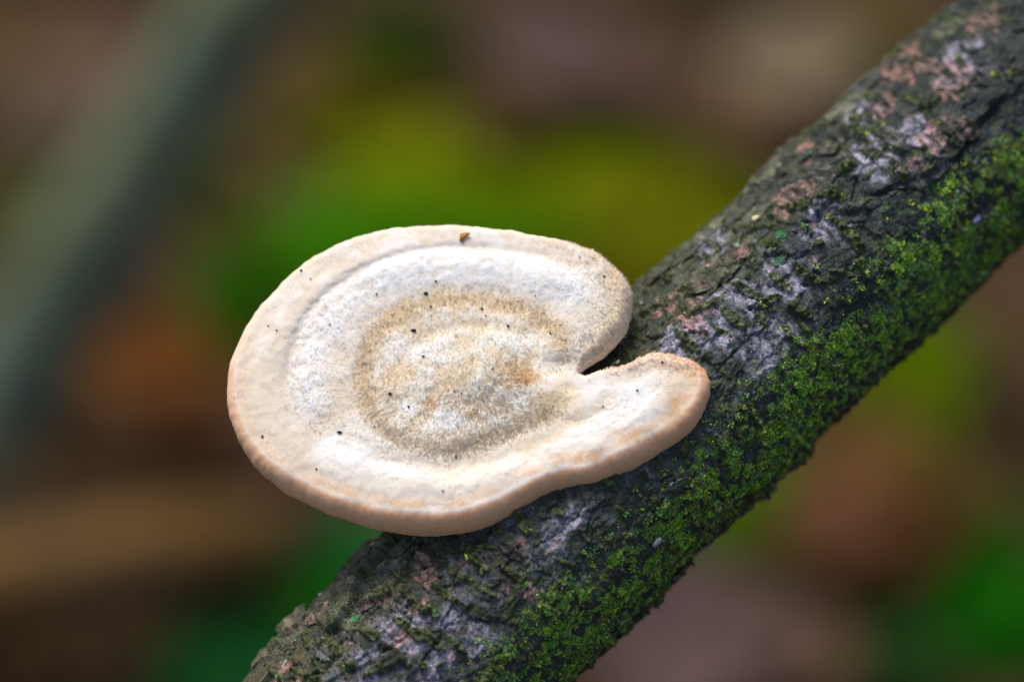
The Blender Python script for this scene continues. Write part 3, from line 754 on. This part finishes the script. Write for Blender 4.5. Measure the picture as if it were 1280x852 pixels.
for (x, y, r, r2, c, m) in [(657, 472, 17, 10, orange, .85), (640, 466, 26, 14, srgb(232, 204, 160), .6), (541, 503, 9, 10, orange, .6), (588, 517, 12, 5, orange, .5), (489, 492, 10, 12, srgb(188, 164, 124), .7), (500, 470, 22, 26, tan, .35),
                            (560, 478, 30, 12, tan, .35), (690, 498, 20, 12, srgb(196, 172, 132), .6), (478, 446, 5, 5, srgb(176, 168, 140), .5), (512, 508, 11, 11, white, .95), (562, 522, 20, 14, white, .9), (575, 488, 14, 6, srgb(214, 204, 190), .3),
                            (545, 441, 34, 16, white, .6), (500, 436, 20, 16, white, .6), (640, 425, 40, 10, white, .6), (610, 490, 30, 9, srgb(228, 216, 200), .4), (600, 545, 60, 12, srgb(232, 214, 184), .5), (714, 372, 30, 20, white, .5)]:
    mixc(c, m * np.exp(-(((XX - x + 5 * f3) / r) ** 2 + ((YY - y + 4 * f4) / r2) ** 2) ** 1.3))
# warm line where the top turns over into the rim, strongest along the front
frontw = sstep(500, 610, YY + 0.10 * (XX - 560)) + 0.9 * sstep(800, 850, XX) * sstep(430, 470, YY)
leftw = sstep(380, 300, XX) * sstep(380, 500, YY) * 0.6
ew = np.clip(frontw + leftw, 0, 1)
mixc(peach, 0.85 * ew * np.exp(-((DE - 5 + 4 * f2) / 11) ** 2) * (RI == 0) * (0.75 + 0.6 * f2 + 0.3 * f4))
mixc(srgb(240, 222, 192), 0.5 * ew * np.exp(-((DE - 26) / 16) ** 2))
mixc(rimc, (0.22 + 0.78 * ew) * sstep(0.02, 0.42, RI))
mixc(srgb(236, 204, 178), 0.25 * ew * np.exp(-((RI - 0.65) / 0.22) ** 2) * sstep(-0.2, 0.4, f2 + .2))  # pale highlight painted into the colour where the rim rolls over
mixc(peach * 0.92, 0.5 * sstep(0.1, 0.5, f2) * sstep(0.7, 1.2, RI) * ew)
for (x, y, r, r2, m) in [(790, 546, 26, 10, .8), (848, 508, 12, 20, .85), (868, 465, 10, 6, .6), (366, 606, 8, 6, .6), (330, 580, 10, 10, .4), (299, 540, 7, 16, .5), (730, 572, 40, 7, .6)]:
    mixc(srgb(220, 172, 120), m * np.exp(-(((XX - x) / r) ** 2 + ((YY - y) / r2) ** 2)) * (0.8 + 0.8 * f3))
mixc(srgb(110, 90, 70), 0.45 * (noise(XX / 2.2, YY / 2.2, 0, 111) + 0.3 * noise(XX / 30, YY / 30, 0, 112) > 0.66))
cc = cc * (1 + 0.014 * fib * sstep(20, 80, rc) + 0.018 * zone)[..., None] ** np.array([0.7, 1.0, 1.5])
cc = cc * (0.985 + 0.05 * rng.random(XX.shape) - 0.03 * np.abs(f4) * (1 - smoothband))[..., None]
cc = np.clip(cc, 0, 0.93)

fx, fy = plane(XX, YY)
CAPP = cap3(fx, fy, ZZ)
# underside: from the rim's last row back under the cap, swelling down to the bark where the fungus is attached
NU = 26
fu = np.linspace(0, 1, NU)[1:]
lx, ly = XX[-1], YY[-1]
ux = lx[None] + (cx - lx)[None] * fu[:, None]; uy = ly[None] + (cy - ly)[None] * fu[:, None]
uz = ZZ[-1][None] + (-0.0012) * np.sin(fu * math.pi / 2)[:, None] - 0.0125 * np.exp(-(((ux - 700) / 85) ** 2 + ((uy - 490) / 55) ** 2))
ufx, ufy = plane(ux, uy)
UND = cap3(ufx, ufy, uz)
froot = to_world(cap3(*[np.array(v) for v in (*plane(np.array(710.0), np.array(480.0)), -0.008)]))
fungus = empty('bracket_fungus', froot)
tag(fungus, 'cream white kidney shaped bracket fungus with furry tan rings on the mossy branch', 'fungus')
capw = to_world(CAPP) - froot
nrr = NT + NR
Qc = grid_quads(nrr, NO, wrap=True)
# orientation check: top faces must look along ez
v = capw.reshape(-1, 3); a_, b_, c_ = v[Qc[NO * 50, 0]], v[Qc[NO * 50, 1]], v[Qc[NO * 50, 2]]
ezw = to_world(ez) - CAM
if np.dot(np.cross(b_ - a_, c_ - b_), ezw) < 0: Qc = Qc[:, ::-1]; flipq = True
else: flipq = False
link('cap', mesh_np('cap', v, Qc, col=cc.reshape(-1, 3)), M_cap, fungus)
und = np.concatenate([capw[-1:], to_world(UND) - froot])
Qu = grid_quads(NU, NO, wrap=True)
if flipq: Qu = Qu[:, ::-1]
link('pore_surface', mesh_np('pore_surface', und.reshape(-1, 3), Qu), M_pore, fungus)

# fur: fine outward-leaning hairs over the zoned part and along the notch
NH = 46000
wgt = np.zeros(XX.shape)
dens = 0.25 + 1.1 * tk + 0.25 * wk + 0.5 * inner + 0.35 * bulge + 0.45 * sstep(40, 0, DE) * sstep(620, 720, XX) * (YY < 462) + 0.2 * sstep(30, 5, DE) * (XX > 700) * (XX < 800) * (YY > 430) * (YY < 480)
dens *= 1 - 0.85 * smoothband
cell = np.zeros(XX.shape)
cell[1:-1] = np.abs((np.roll(XX, -1, 1) - XX) * np.gradient(YY, axis=0) - (np.roll(YY, -1, 1) - YY) * np.gradient(XX, axis=0))[1:-1]
wgt = dens * cell * np.where(RI > 0, sstep(RAD(110), RAD(60), RI) * ((XX > 640) & (YY < 475) & (YY > 300)), 1.0)
cdf = np.cumsum(wgt.ravel()); cdf /= cdf[-1]
k = np.searchsorted(cdf, rng.random(NH)); hi, hj = np.unravel_index(k, XX.shape)
Pn = CAPP[hi, hj]
hjn = (hj + 1) % NO; hin = np.clip(hi + 1, 0, nrr - 1); hip = np.clip(hi - 1, 0, nrr - 1)
e1 = CAPP[hi, hjn] - CAPP[hi, hj - 1]; e2 = CAPP[hin, hj] - CAPP[hip, hj]
Nn = np.cross(e1, e2); Nn /= np.linalg.norm(Nn, axis=1)[:, None] + 1e-12
Nn *= np.where((Nn * ez).sum(1) < -0.2, -1, 1)[:, None]
Nn = Nn * 0.6 + ez * 0.4; Nn /= np.linalg.norm(Nn, axis=1)[:, None]
rx = XX[hi, hj] - 600; ry = -(YY[hi, hj] - 478); rl = np.hypot(rx, ry) + 1
lean = (rx / rl)[:, None] * ex + (ry / rl)[:, None] * ey
clump = noise(XX[hi, hj] / 5, YY[hi, hj] / 5, 0, 121)[:, None]
lean = lean * (0.75 + 0.3 * clump) + (ex * (0.9 * noise(XX[hi, hj] / 4, YY[hi, hj] / 4, 0, 122) + 0.35 * rng.normal(size=NH))[:, None]) + (ey * (0.9 * noise(XX[hi, hj] / 4, YY[hi, hj] / 4, 0, 123) + 0.35 * rng.normal(size=NH))[:, None])
hd = Nn * 0.85 + lean * 0.85; hd /= np.linalg.norm(hd, axis=1)[:, None]
hl = (0.00018 + 0.00021 * np.clip(dens[hi, hj], 0, 1.3)) * rng.uniform(0.6, 1.3, NH)
hw = np.cross(hd, ez); hw /= np.linalg.norm(hw, axis=1)[:, None] + 1e-9
wdt = 0.000044 * rng.uniform(0.7, 1.3, NH)
r0 = Pn - Nn * 0.00003; m1 = r0 + hd * (0.55 * hl)[:, None]; tip = r0 + hd * hl[:, None] + lean * (0.25 * hl)[:, None]
V = np.stack([r0 - hw * wdt[:, None], r0 + hw * wdt[:, None], m1 + hw * (0.8 * wdt)[:, None], m1 - hw * (0.8 * wdt)[:, None], tip], 1).reshape(-1, 3)
b5 = np.arange(NH)[:, None] * 5
hc = np.clip(np.repeat((cc[hi, hj] * 0.99 + np.array([0.085, 0.075, 0.06])) * rng.uniform(0.82, 1.12, (NH, 1)), 5, axis=0), 0, 0.93)
fme = mesh_np('fur', to_world(V) - froot, b5 + [3, 2, 1, 0], b5 + [4, 2, 3], col=hc)
hn = Nn * 0.8 + hd * 0.25 + rng.normal(0, 0.12, Nn.shape); hn /= np.linalg.norm(hn, axis=1)[:, None]
hn = to_world(hn) - CAM
fme.normals_split_custom_set_from_vertices(np.repeat(hn, 5, axis=0).astype(np.float32).tolist())
o = link('fur', fme, M_hair, fungus)
o['kind'] = 'stuff'

# specks of dirt on the cap
_cx = (XX[:NT + 6, ::4], YY[:NT + 6, ::4])
PJX, PJY = project(CAPP)
def cap_at(px, py):
    k = np.argmin((PJX[:NT + 4] - px) ** 2 + (PJY[:NT + 4] - py) ** 2)
    i_, j_ = np.unravel_index(k, PJX[:NT + 4].shape)
    return CAPP[i_, j_]
SP = [(517, 413, 9, 6, 'largest dark oval speck, in the upper left of the furry middle of the fungus'), (532, 367, 8, 6, 'black crumb on the upper rim of the tan ring of the fungus'), (424, 540, 8, 5, 'wedge shaped black speck on the white band at lower left'),
      (328, 545, 4, 4, 'round black speck on the pale outer band at lower left'), (377, 338, 4.5, 4, 'dark green speck on the outer band at upper left'), (388, 349, 2.6, 2.6, 'tiny speck beside the green one on the upper left band'),
      (471, 367, 3, 3, 'lone black speck on the upper white band'), (335, 407, 3, 2.4, 'left of two tiny specks on the left outer band'), (346, 413, 3, 2.4, 'right of two tiny specks on the left outer band'),
      (412, 405, 3, 2.6, 'lone tiny speck in the white band left of the tan ring'), (480, 409, 3, 2.8, 'tiny speck in the upper left tan fur'), (488, 492, 6, 5, 'dark speck in the brown stain of the left tan ring'),
      (511, 508, 4, 4, 'round black speck on the small white spot'), (395, 586, 3.2, 3, 'tiny speck on the lower left white area'), (603, 386, 4, 6, 'dark green crumb in the upper tan ring'), (607, 395, 3, 2.6, 'tiny speck just under the green crumb of the upper ring'),
      (635, 407, 5, 4, 'mossy speck right of the upper ring middle'), (688, 416, 3.5, 3.5, 'dark speck left of the notch on tan fur'), (700, 406, 2.4, 2.2, 'tiny speck above the dark one left of the notch'), (570, 571, 4, 6, 'upright dark crumb on white below the furry middle'),
      (554, 613, 3, 2.6, 'tiny speck low on the front white area'), (577, 492, 3, 3, 'brown speck in the middle of the fungus, right of a paired one'), (568, 489, 3.2, 2.6, 'brown speck in the middle of the fungus, left of a paired one'), (828, 453, 4, 4, 'dark speck on the right lobe tip'),
      (797, 488, 4, 3, 'black speck on the white right lobe'), (754, 508, 3, 2.6, 'tiny speck left on the right lobe'), (538, 383, 3.6, 3.4, 'dark speck below the black crumb of the tan ring'), (669, 370, 2.4, 2.4, 'faint speck on the upper right white band'),
      (756, 346, 5, 3, 'brownish speck near the upper right lobe end'), (616, 461, 4, 3, 'dark speck left of the orange spot'), (529, 445, 6, 3, 'slanting brown crumb in the upper left furry middle'), (400, 541, 2.4, 2, 'tiny speck left of the wedge shaped one'), (468, 533, 3, 2.4, 'tiny speck in the lower left tan ring'),
      (545, 352, 4, 3, 'brownish crumb above the black one at the top ring')]
for (x, y, w, h, lab) in SP:
    w, h = 0.85 * w, 0.85 * h
    p = cap_at(x, y) + ez * 0.00012; wb = to_world(p); K = 7; V = []
    rr = rng.uniform(0.75, 1.15, K)
    for lev, f in ((-.35, .7), (.0, 1.0), (.3, 0.75)):
        for k in range(K):
            a = 2 * math.pi * k / K
            V.append(p + (math.cos(a) * ex * w + math.sin(a) * ey * h) * rr[k] * f * MMPX / 2 + ez * lev * min(w, h) * MMPX)
    V.append(p + ez * 0.42 * min(w, h) * MMPX); V.append(p - ez * .4 * min(w, h) * MMPX)
    T = [[2 * K + k, 2 * K + (k + 1) % K, 3 * K] for k in range(K)] + [[(k + 1) % K, k, 3 * K + 1] for k in range(K)]
    o = link('dirt_speck', mesh_np('dirt_speck', to_world(np.array(V)) - wb, grid_quads(3, K, True), np.array(T)), M_speck, None, wb)
    tag(o, lab, 'speck', 'dark specks on the fungus')
# the orange leaf fragment on the top rim
p = cap_at(579, 297) + ez * 0.00015; wb = to_world(p)
pts = [(-4, -5), (-5, 4), (-1, 6), (2, 1), (9, -4), (5, -6), (0, -6)]
V = []
for z in (0.0, 0.00018):
    for (x, y) in pts: V.append(p + (ex * x - ey * y * 1.0) * MMPX * 1.0 + ez * (z + 0.00003 * x))
n = len(pts)
T = [[0 + n, k + n, k + 1 + n] for k in range(1, n - 1)] + [[0, k + 1, k] for k in range(1, n - 1)]
o = link('leaf_fragment', mesh_np('leaf_fragment', to_world(np.array(V)) - wb, grid_quads(2, n, True), np.array(T), smooth=False), M_fleck, None, wb)
tag(o, 'small orange brown leaf fragment lying on the top rim of the fungus', 'leaf fragment')

# ------------------------------------------------------------------ the forest floor far below
k = np.linspace(-1, 1, 241); kk = np.sign(k) * (np.sinh(np.abs(k) * 5.2) / np.sinh(5.2))
gx = kk * 60; gy = kk * 60 + 1.2
GX, GY = np.meshgrid(gx, gy, indexing='xy')
def gz(x, y): return 0.018 * noise(np.asarray(x) / 0.25, np.asarray(y) / 0.25, 0, 131) + 0.05 * noise(np.asarray(x) / 1.4, np.asarray(y) / 1.4, 0, 132) - 0.03
gv = np.stack([GX, GY, gz(GX, GY)], -1).reshape(-1, 3)
o = link('ground', mesh_np('ground', gv, grid_quads(241, 241)), M_soil)
tag(o, 'dark brown forest soil', kind='structure')

def moss_patch(px, py, rx, ry, c, label, n=1600, ht=0.022):
    """a low cushion of moss on the ground: a lumpy mound set with short leafy shoots"""
    c = np.clip(np.asarray(c) * 1.7, 0, 0.4); rx, ry = rx * 1.18, ry * 1.18
    c0 = ground_at(px, py); sx = rx * WPX * np.linalg.norm(c0 - CAM); sy = ry * WPX * np.linalg.norm(c0 - CAM) / 0.70
    nr_, na = 14, 40; V = [];
    seed = rng.uniform(0, 99)
    r = np.linspace(0.02, 1, nr_)[:, None]; a = np.linspace(0, 2 * math.pi, na, endpoint=False)[None]
    rad = r * (1 + 0.25 * noise(np.cos(a) * 1.6 + seed, np.sin(a) * 1.6, 0, 141))
    X = c0[0] + rad * np.cos(a) * sx; Y = c0[1] + rad * np.sin(a) * sy
    Z = gz(X, Y) + ht * (1 - r ** 3) - 0.012 * r ** 4 + 0.014 * noise(X / 0.035, Y / 0.035, 0, 142) * (1 - r ** 4)
    base = np.array([c0[0], c0[1], 0.0])
    c = np.asarray(c)
    pts = np.stack([X, Y, Z], -1)
    cm_ = np.clip(c * (0.8 + 0.4 * noise(X / 0.03, Y / 0.03, 0, 143))[..., None], 0, 1).reshape(-1, 3)
    ri = np.sqrt(rng.random(n)); ai = rng.uniform(0, 2 * math.pi, n)
    rad2 = ri * (1 + 0.25 * noise(np.cos(ai) * 1.6 + seed, np.sin(ai) * 1.6, 0, 141))
    x = c0[0] + rad2 * np.cos(ai) * sx; y = c0[1] + rad2 * np.sin(ai) * sy
    z = gz(x, y) + ht * (1 - ri ** 3) - 0.012 * ri ** 4 + 0.014 * noise(x / 0.035, y / 0.035, 0, 142) * (1 - ri ** 4)
    th = rng.uniform(0, 6.28, n); l = rng.uniform(0.005, 0.012, n); w = 0.0022
    d = np.stack([np.cos(th) * 0.6, np.sin(th) * 0.6, np.full(n, 0.8)], -1); sdv = np.stack([-np.sin(th), np.cos(th), 0 * th], -1)
    r0 = np.stack([x, y, z - 0.001], -1)
    B = np.stack([r0 - sdv * w, r0 + sdv * w, r0 + d * l[:, None]], 1).reshape(-1, 3)
    cb = np.clip(np.repeat(c * rng.uniform(0.7, 1.4, (n, 1)), 3, axis=0), 0, 1)
    nv = nr_ * na
    T = np.arange(3 * n).reshape(-1, 3) + nv
    me = mesh_np('moss_patch', np.concatenate([pts.reshape(-1, 3), B]) - base, grid_quads(nr_, na, True), T, col=np.concatenate([cm_, cb]))
    tag(link('moss_patch', me, M_moss_ground, None, base), label, 'moss', kind='stuff')
K_ = 1.0
MP = [(470, 262, 190, 62, srgb(58, 112, 6), 'vivid green blurred moss above the left half of the fungus'), (330, 330, 100, 70, srgb(48, 92, 6), 'deep green blurred moss left of the fungus top, beside the grey stem'),
      (640, 165, 270, 76, srgb(100, 110, 6), 'olive yellow blurred moss behind the upper middle'), (840, 225, 170, 95, srgb(94, 98, 8), 'olive green blurred moss between the fungus and the branch top'), (640, 270, 110, 40, srgb(70, 120, 6), 'green blurred moss directly above the fungus'),
      (440, 100, 120, 50, srgb(90, 84, 18), 'brownish olive blurred moss right of the grey stem'), (500, 5, 80, 35, srgb(56, 84, 18), 'dark green blurred moss at the top edge'), (250, 190, 50, 60, srgb(96, 100, 40), 'olive blurred moss under the grey stem'), (40, 390, 90, 70, srgb(56, 82, 4), 'dark green blurred moss at the left edge'),
      (30, 230, 50, 60, srgb(104, 110, 62), 'grey green blurred moss at the upper left edge'), (450, 675, 100, 52, srgb(56, 176, 60), 'bright emerald blurred moss under the fungus, beside the branch'), (300, 790, 110, 66, srgb(34, 92, 40), 'bluish green blurred moss at the lower left'), (400, 750, 80, 50, srgb(44, 110, 10), 'green blurred moss against the lower left end of the branch'),
      (1140, 420, 100, 90, srgb(84, 102, 4), 'yellow green blurred moss right under the branch'), (1150, 520, 70, 90, srgb(84, 94, 10), 'olive blurred moss right of the reddish leaf'), (945, 595, 100, 66, srgb(70, 116, 6), 'green blurred moss below the middle of the branch'), (960, 660, 70, 40, srgb(92, 96, 20), 'olive brown blurred moss below the branch'),
      (1220, 730, 110, 80, srgb(24, 90, 8), 'vivid green blurred moss in the lower right corner'), (1130, 810, 80, 50, srgb(50, 80, 34), 'dull green blurred moss along the bottom right edge'), (1250, 640, 50, 60, srgb(48, 86, 10), 'dark green blurred moss at the right edge'), (1090, 20, 50, 40, srgb(76, 76, 20), 'brownish green blurred moss beside the top of the branch'),
      (760, 330, 90, 40, srgb(100, 96, 10), 'mustard olive blurred moss just above the upper lobe of the fungus')]
for m_ in MP: moss_patch(*m_)

# dead leaves: ovate, curled, with a midrib fold and stalk
def leaf_verts(L_, W_, curl, seed, nu=9, nv=5):
    u = np.linspace(0, 1, nu)[:, None]; v = np.linspace(-1, 1, nv)[None]
    wd = np.sin(np.clip(u, 0, 1) ** 0.8 * math.pi) ** 0.75 * (1 + 0.10 * np.sin(u * 30 + seed))
    X = (u - 0.5) * L_ + 0 * v; Y = v * wd * W_ / 2
    Z = curl * L_ * ((u - 0.5) ** 2 * 1.6 + 0 * v) + np.abs(v) ** 1.2 * wd * W_ * (0.16 + 0.22 * curl) + 0.02 * L_ * np.sin(u * 9 + seed + v * 3)
    return np.stack([X, Y, Z], -1).reshape(-1, 3), grid_quads(nu, nv)
def rot(v, yaw, tx, ty_):
    cz, sz = math.cos(yaw), math.sin(yaw)
    v = v @ np.array([[1, 0, 0], [0, math.cos(tx), math.sin(tx)], [0, -math.sin(tx), math.cos(tx)]])
    v = v @ np.array([[math.cos(ty_), 0, -math.sin(ty_)], [0, 1, 0], [math.sin(ty_), 0, math.cos(ty_)]])
    return v @ np.array([[cz, sz, 0], [-sz, cz, 0], [0, 0, 1]])
def dead_leaf(px, py, size, c, label, z=0.03, asp=0.65, yaw=None):
    c = np.asarray(c) * np.array([0.47, 0.42, 0.32])
    g = ground_at(px, py, z)
    g = np.array([g[0], g[1], gz(g[0], g[1]) + z + 0.012])
    root = empty('fallen_leaf', g); tag(root, label, 'leaf', 'dead leaves on the forest floor')
    yaw = rng.uniform(0, 6.28) if yaw is None else yaw; tx, ty_ = rng.normal(0, 0.15), rng.normal(0, .12)
    V, Q = leaf_verts(size, size * asp, rng.uniform(0.05, 0.3), rng.uniform(0, 9), 13, 7)
    c_ = np.asarray(c) * rng.uniform(0.85, 1.15, (len(V), 1))
    link('blade', mesh_np('blade', rot(V, yaw, tx, ty_), Q, col=c_), M_leaf, root)
    a = np.linspace(0, 2 * math.pi, 6, endpoint=False); st_ = []
    for q, f in enumerate(np.linspace(-0.5, -0.78, 5)):
        for t_ in a: st_.append([f * size, 0.0011 * math.cos(t_), 0.0011 * math.sin(t_) + 0.3 * size * (abs(f) - .5) ** 1.5 + 0.002])
    link('stalk', mesh_np('stalk', rot(np.array(st_), yaw, tx, ty_), grid_quads(5, 6, True), col=np.tile(np.asarray(c) * 0.7, (30, 1))), M_leaf, root)
LV = [(105, 45, .085, srgb(136, 112, 104), 'mauve brown blurred dead leaf in the upper left corner', .8), (50, 120, .08, srgb(124, 112, 102), 'grey tan blurred dead leaf at the left edge below the corner leaf', .8), (165, 100, .06, srgb(120, 104, 84), 'tan blurred dead leaf between the corner leaf and the grey stem', .7),
      (700, 25, .12, srgb(134, 112, 118), 'large mauve grey blurred dead leaf at the top middle', .8), (800, 60, .09, srgb(120, 96, 96), 'mauve brown blurred dead leaf right of the large top one', .7), (620, 95, .07, srgb(96, 74, 50), 'dark brown blurred dead leaf below the large mauve one', .7),
      (1000, 40, .105, srgb(164, 152, 134), 'pale tan blurred dead leaf at the top, left of the branch', .8), (925, 110, .09, srgb(132, 106, 84), 'tan brown blurred dead leaf below the pale one at the top', .7),
      (185, 430, .09, srgb(128, 80, 34), 'rust orange blurred dead leaf left of the fungus', .8), (235, 500, .07, srgb(98, 62, 36), 'dark rust blurred dead leaf left of the fungus, below the orange one', .7), (120, 540, .07, srgb(100, 74, 56), 'brown blurred dead leaf above the fallen stick', .7),
      (330, 600, .075, srgb(112, 84, 80), 'mauve blurred dead leaf under the lower left rim of the fungus', .8), (1085, 545, .085, srgb(126, 96, 56), 'reddish tan blurred dead leaf right below the branch', .75), (1040, 620, .09, srgb(124, 86, 66), 'brown blurred dead leaf below the reddish one', .75), (1120, 660, .07, srgb(92, 62, 34), 'dark brown blurred dead leaf in the lower right', .7),
      (860, 800, .13, srgb(138, 116, 124), 'large mauve grey blurred dead leaf at the bottom edge, below the branch', .8), (985, 800, .09, srgb(122, 98, 86), 'brown grey blurred dead leaf right of the large bottom one', .8), (1190, 590, .06, srgb(100, 78, 40), 'olive brown blurred dead leaf near the right edge', .7)]
for (x, y, s_, c, lab, asp) in LV: dead_leaf(x, y, s_, c, lab, asp=asp)

# litter: small dark leaves nobody could count, one object
Vs, Qs, Cs = [], [], []; off = 0
pall = [srgb(74, 52, 34), srgb(96, 66, 38), srgb(58, 42, 30), srgb(110, 84, 58), srgb(86, 60, 48), srgb(50, 44, 26)]
for k in range(1300):
    x, y = rng.uniform(-0.9, 0.9), rng.uniform(0.2, 2.4)
    V, Q = leaf_verts(rng.uniform(0.025, 0.055), rng.uniform(0.015, 0.03), rng.uniform(0, 0.3), rng.uniform(0, 9), 5, 3)
    V = rot(V, rng.uniform(0, 6.28), rng.normal(0, .3), rng.normal(0, .3)) + [x, y, float(gz(x, y)) + rng.uniform(0.003, 0.014)]
    Vs.append(V); Qs.append(Q + off); off += len(V); Cs.append(np.tile(pall[rng.integers(6)] * rng.uniform(.35, .75), (len(V), 1)))
o = link('leaf_litter', mesh_np('leaf_litter', np.concatenate(Vs), np.concatenate(Qs), col=np.concatenate(Cs)), M_leaf)
tag(o, 'dark brown leaf litter strewn over the forest soil', 'leaf litter', kind='stuff')

# two sticks out of focus
def stick(P, r0, r1, c, c2, name, label, cat, twigs=()):
    P = catmull(np.array(P, float), 14); n = len(P); base = P[0].copy()
    t = np.gradient(P, axis=0); t /= np.linalg.norm(t, axis=1)[:, None]
    up = np.array([0.3, 0.2, 1.0]); a = np.cross(t, up); a /= np.linalg.norm(a, axis=1)[:, None]; b = np.cross(a, t)
    K = 28; th = np.linspace(0, 2 * math.pi, K, endpoint=False)
    rr = np.linspace(r0, r1, n)[:, None] * (1 + 0.10 * noise(np.cumsum(np.ones(n))[:, None] / 5 + 0 * th, np.cos(th)[None] * 2, np.sin(th)[None] * 2 , 151))
    V = P[:, None] + rr[..., None] * (np.cos(th)[None, :, None] * a[:, None] + np.sin(th)[None, :, None] * b[:, None])
    V = np.concatenate([V.reshape(-1, 3), P[:1], P[-1:]])
    T = [[(k + 1) % K, k, n * K] for k in range(K)] + [[(n - 1) * K + k, (n - 1) * K + (k + 1) % K, n * K + 1] for k in range(K)]
    f = sstep(-0.2, 0.3, noise(V[:, 0] / 0.06, V[:, 1] / 0.06, V[:, 2] / 0.06, 152))[:, None]
    col_ = np.asarray(c) * (1 - f) + np.asarray(c2) * f
    root = empty(name, base); tag(root, label, cat)
    link('trunk' if cat == 'sapling' else 'stick_bark', mesh_np('stick', V - base, grid_quads(n, K, True), np.array(T), col=col_), M_stick, root)
    for (i_, d, L_) in twigs:
        p0 = P[int(i_ * (n - 1))]; d = np.array(d, float); d /= np.linalg.norm(d); m = 8; w1 = np.cross(d, [0.2, .1, 1]); w1 /= np.linalg.norm(w1); w2 = np.cross(d, w1)
        th2 = np.linspace(0, 2 * math.pi, 8, endpoint=False)
        q = np.linspace(0, 1, m)[:, None, None]
        Vt = p0 + d * L_ * q + (0.004 * (1 - 0.7 * q)) * (np.cos(th2)[None, :, None] * w1 + np.sin(th2)[None, :, None] * w2) + np.array([0, 0, .04]) * L_ * q ** 2
        link('twig', mesh_np('twig', Vt.reshape(-1, 3) - base, grid_quads(m, 8, True), col=np.tile(np.asarray(c), (m * 8, 1))), M_stick, root)
gA = ground_at(-360, 960, -0.03)
pB = to_world(unproject(-50, 560, 1.58)); pC = to_world(unproject(145, 250, 1.52)); pD = to_world(unproject(322, -20, 1.46)); pE = to_world(unproject(560, -420, 1.36)); pF = to_world(unproject(760, -900, 0.98))
stick([gA, pB, pC, pD, pE, pF], 0.031, 0.026, srgb(98, 112, 92), srgb(108, 114, 86), 'leaning_sapling', 'blurred grey green leaning sapling stem crossing the upper left corner', 'sapling', twigs=[(0.80, (1, .2, .6), .12), (.92, (-.6, .3, .8), .14)])
q0 = ground_at(-260, 745, 0.03); q1 = ground_at(30, 715, 0.035); q2 = ground_at(200, 680, 0.035); q3 = ground_at(360, 655, 0.03)
stick([q0, q1, q2, q3], 0.024, 0.018, srgb(106, 78, 42), srgb(96, 76, 56), 'fallen_stick', 'blurred orange brown stick lying on the ground at lower left', 'stick', twigs=[(0.5, (.3, .9, .3), .05)])
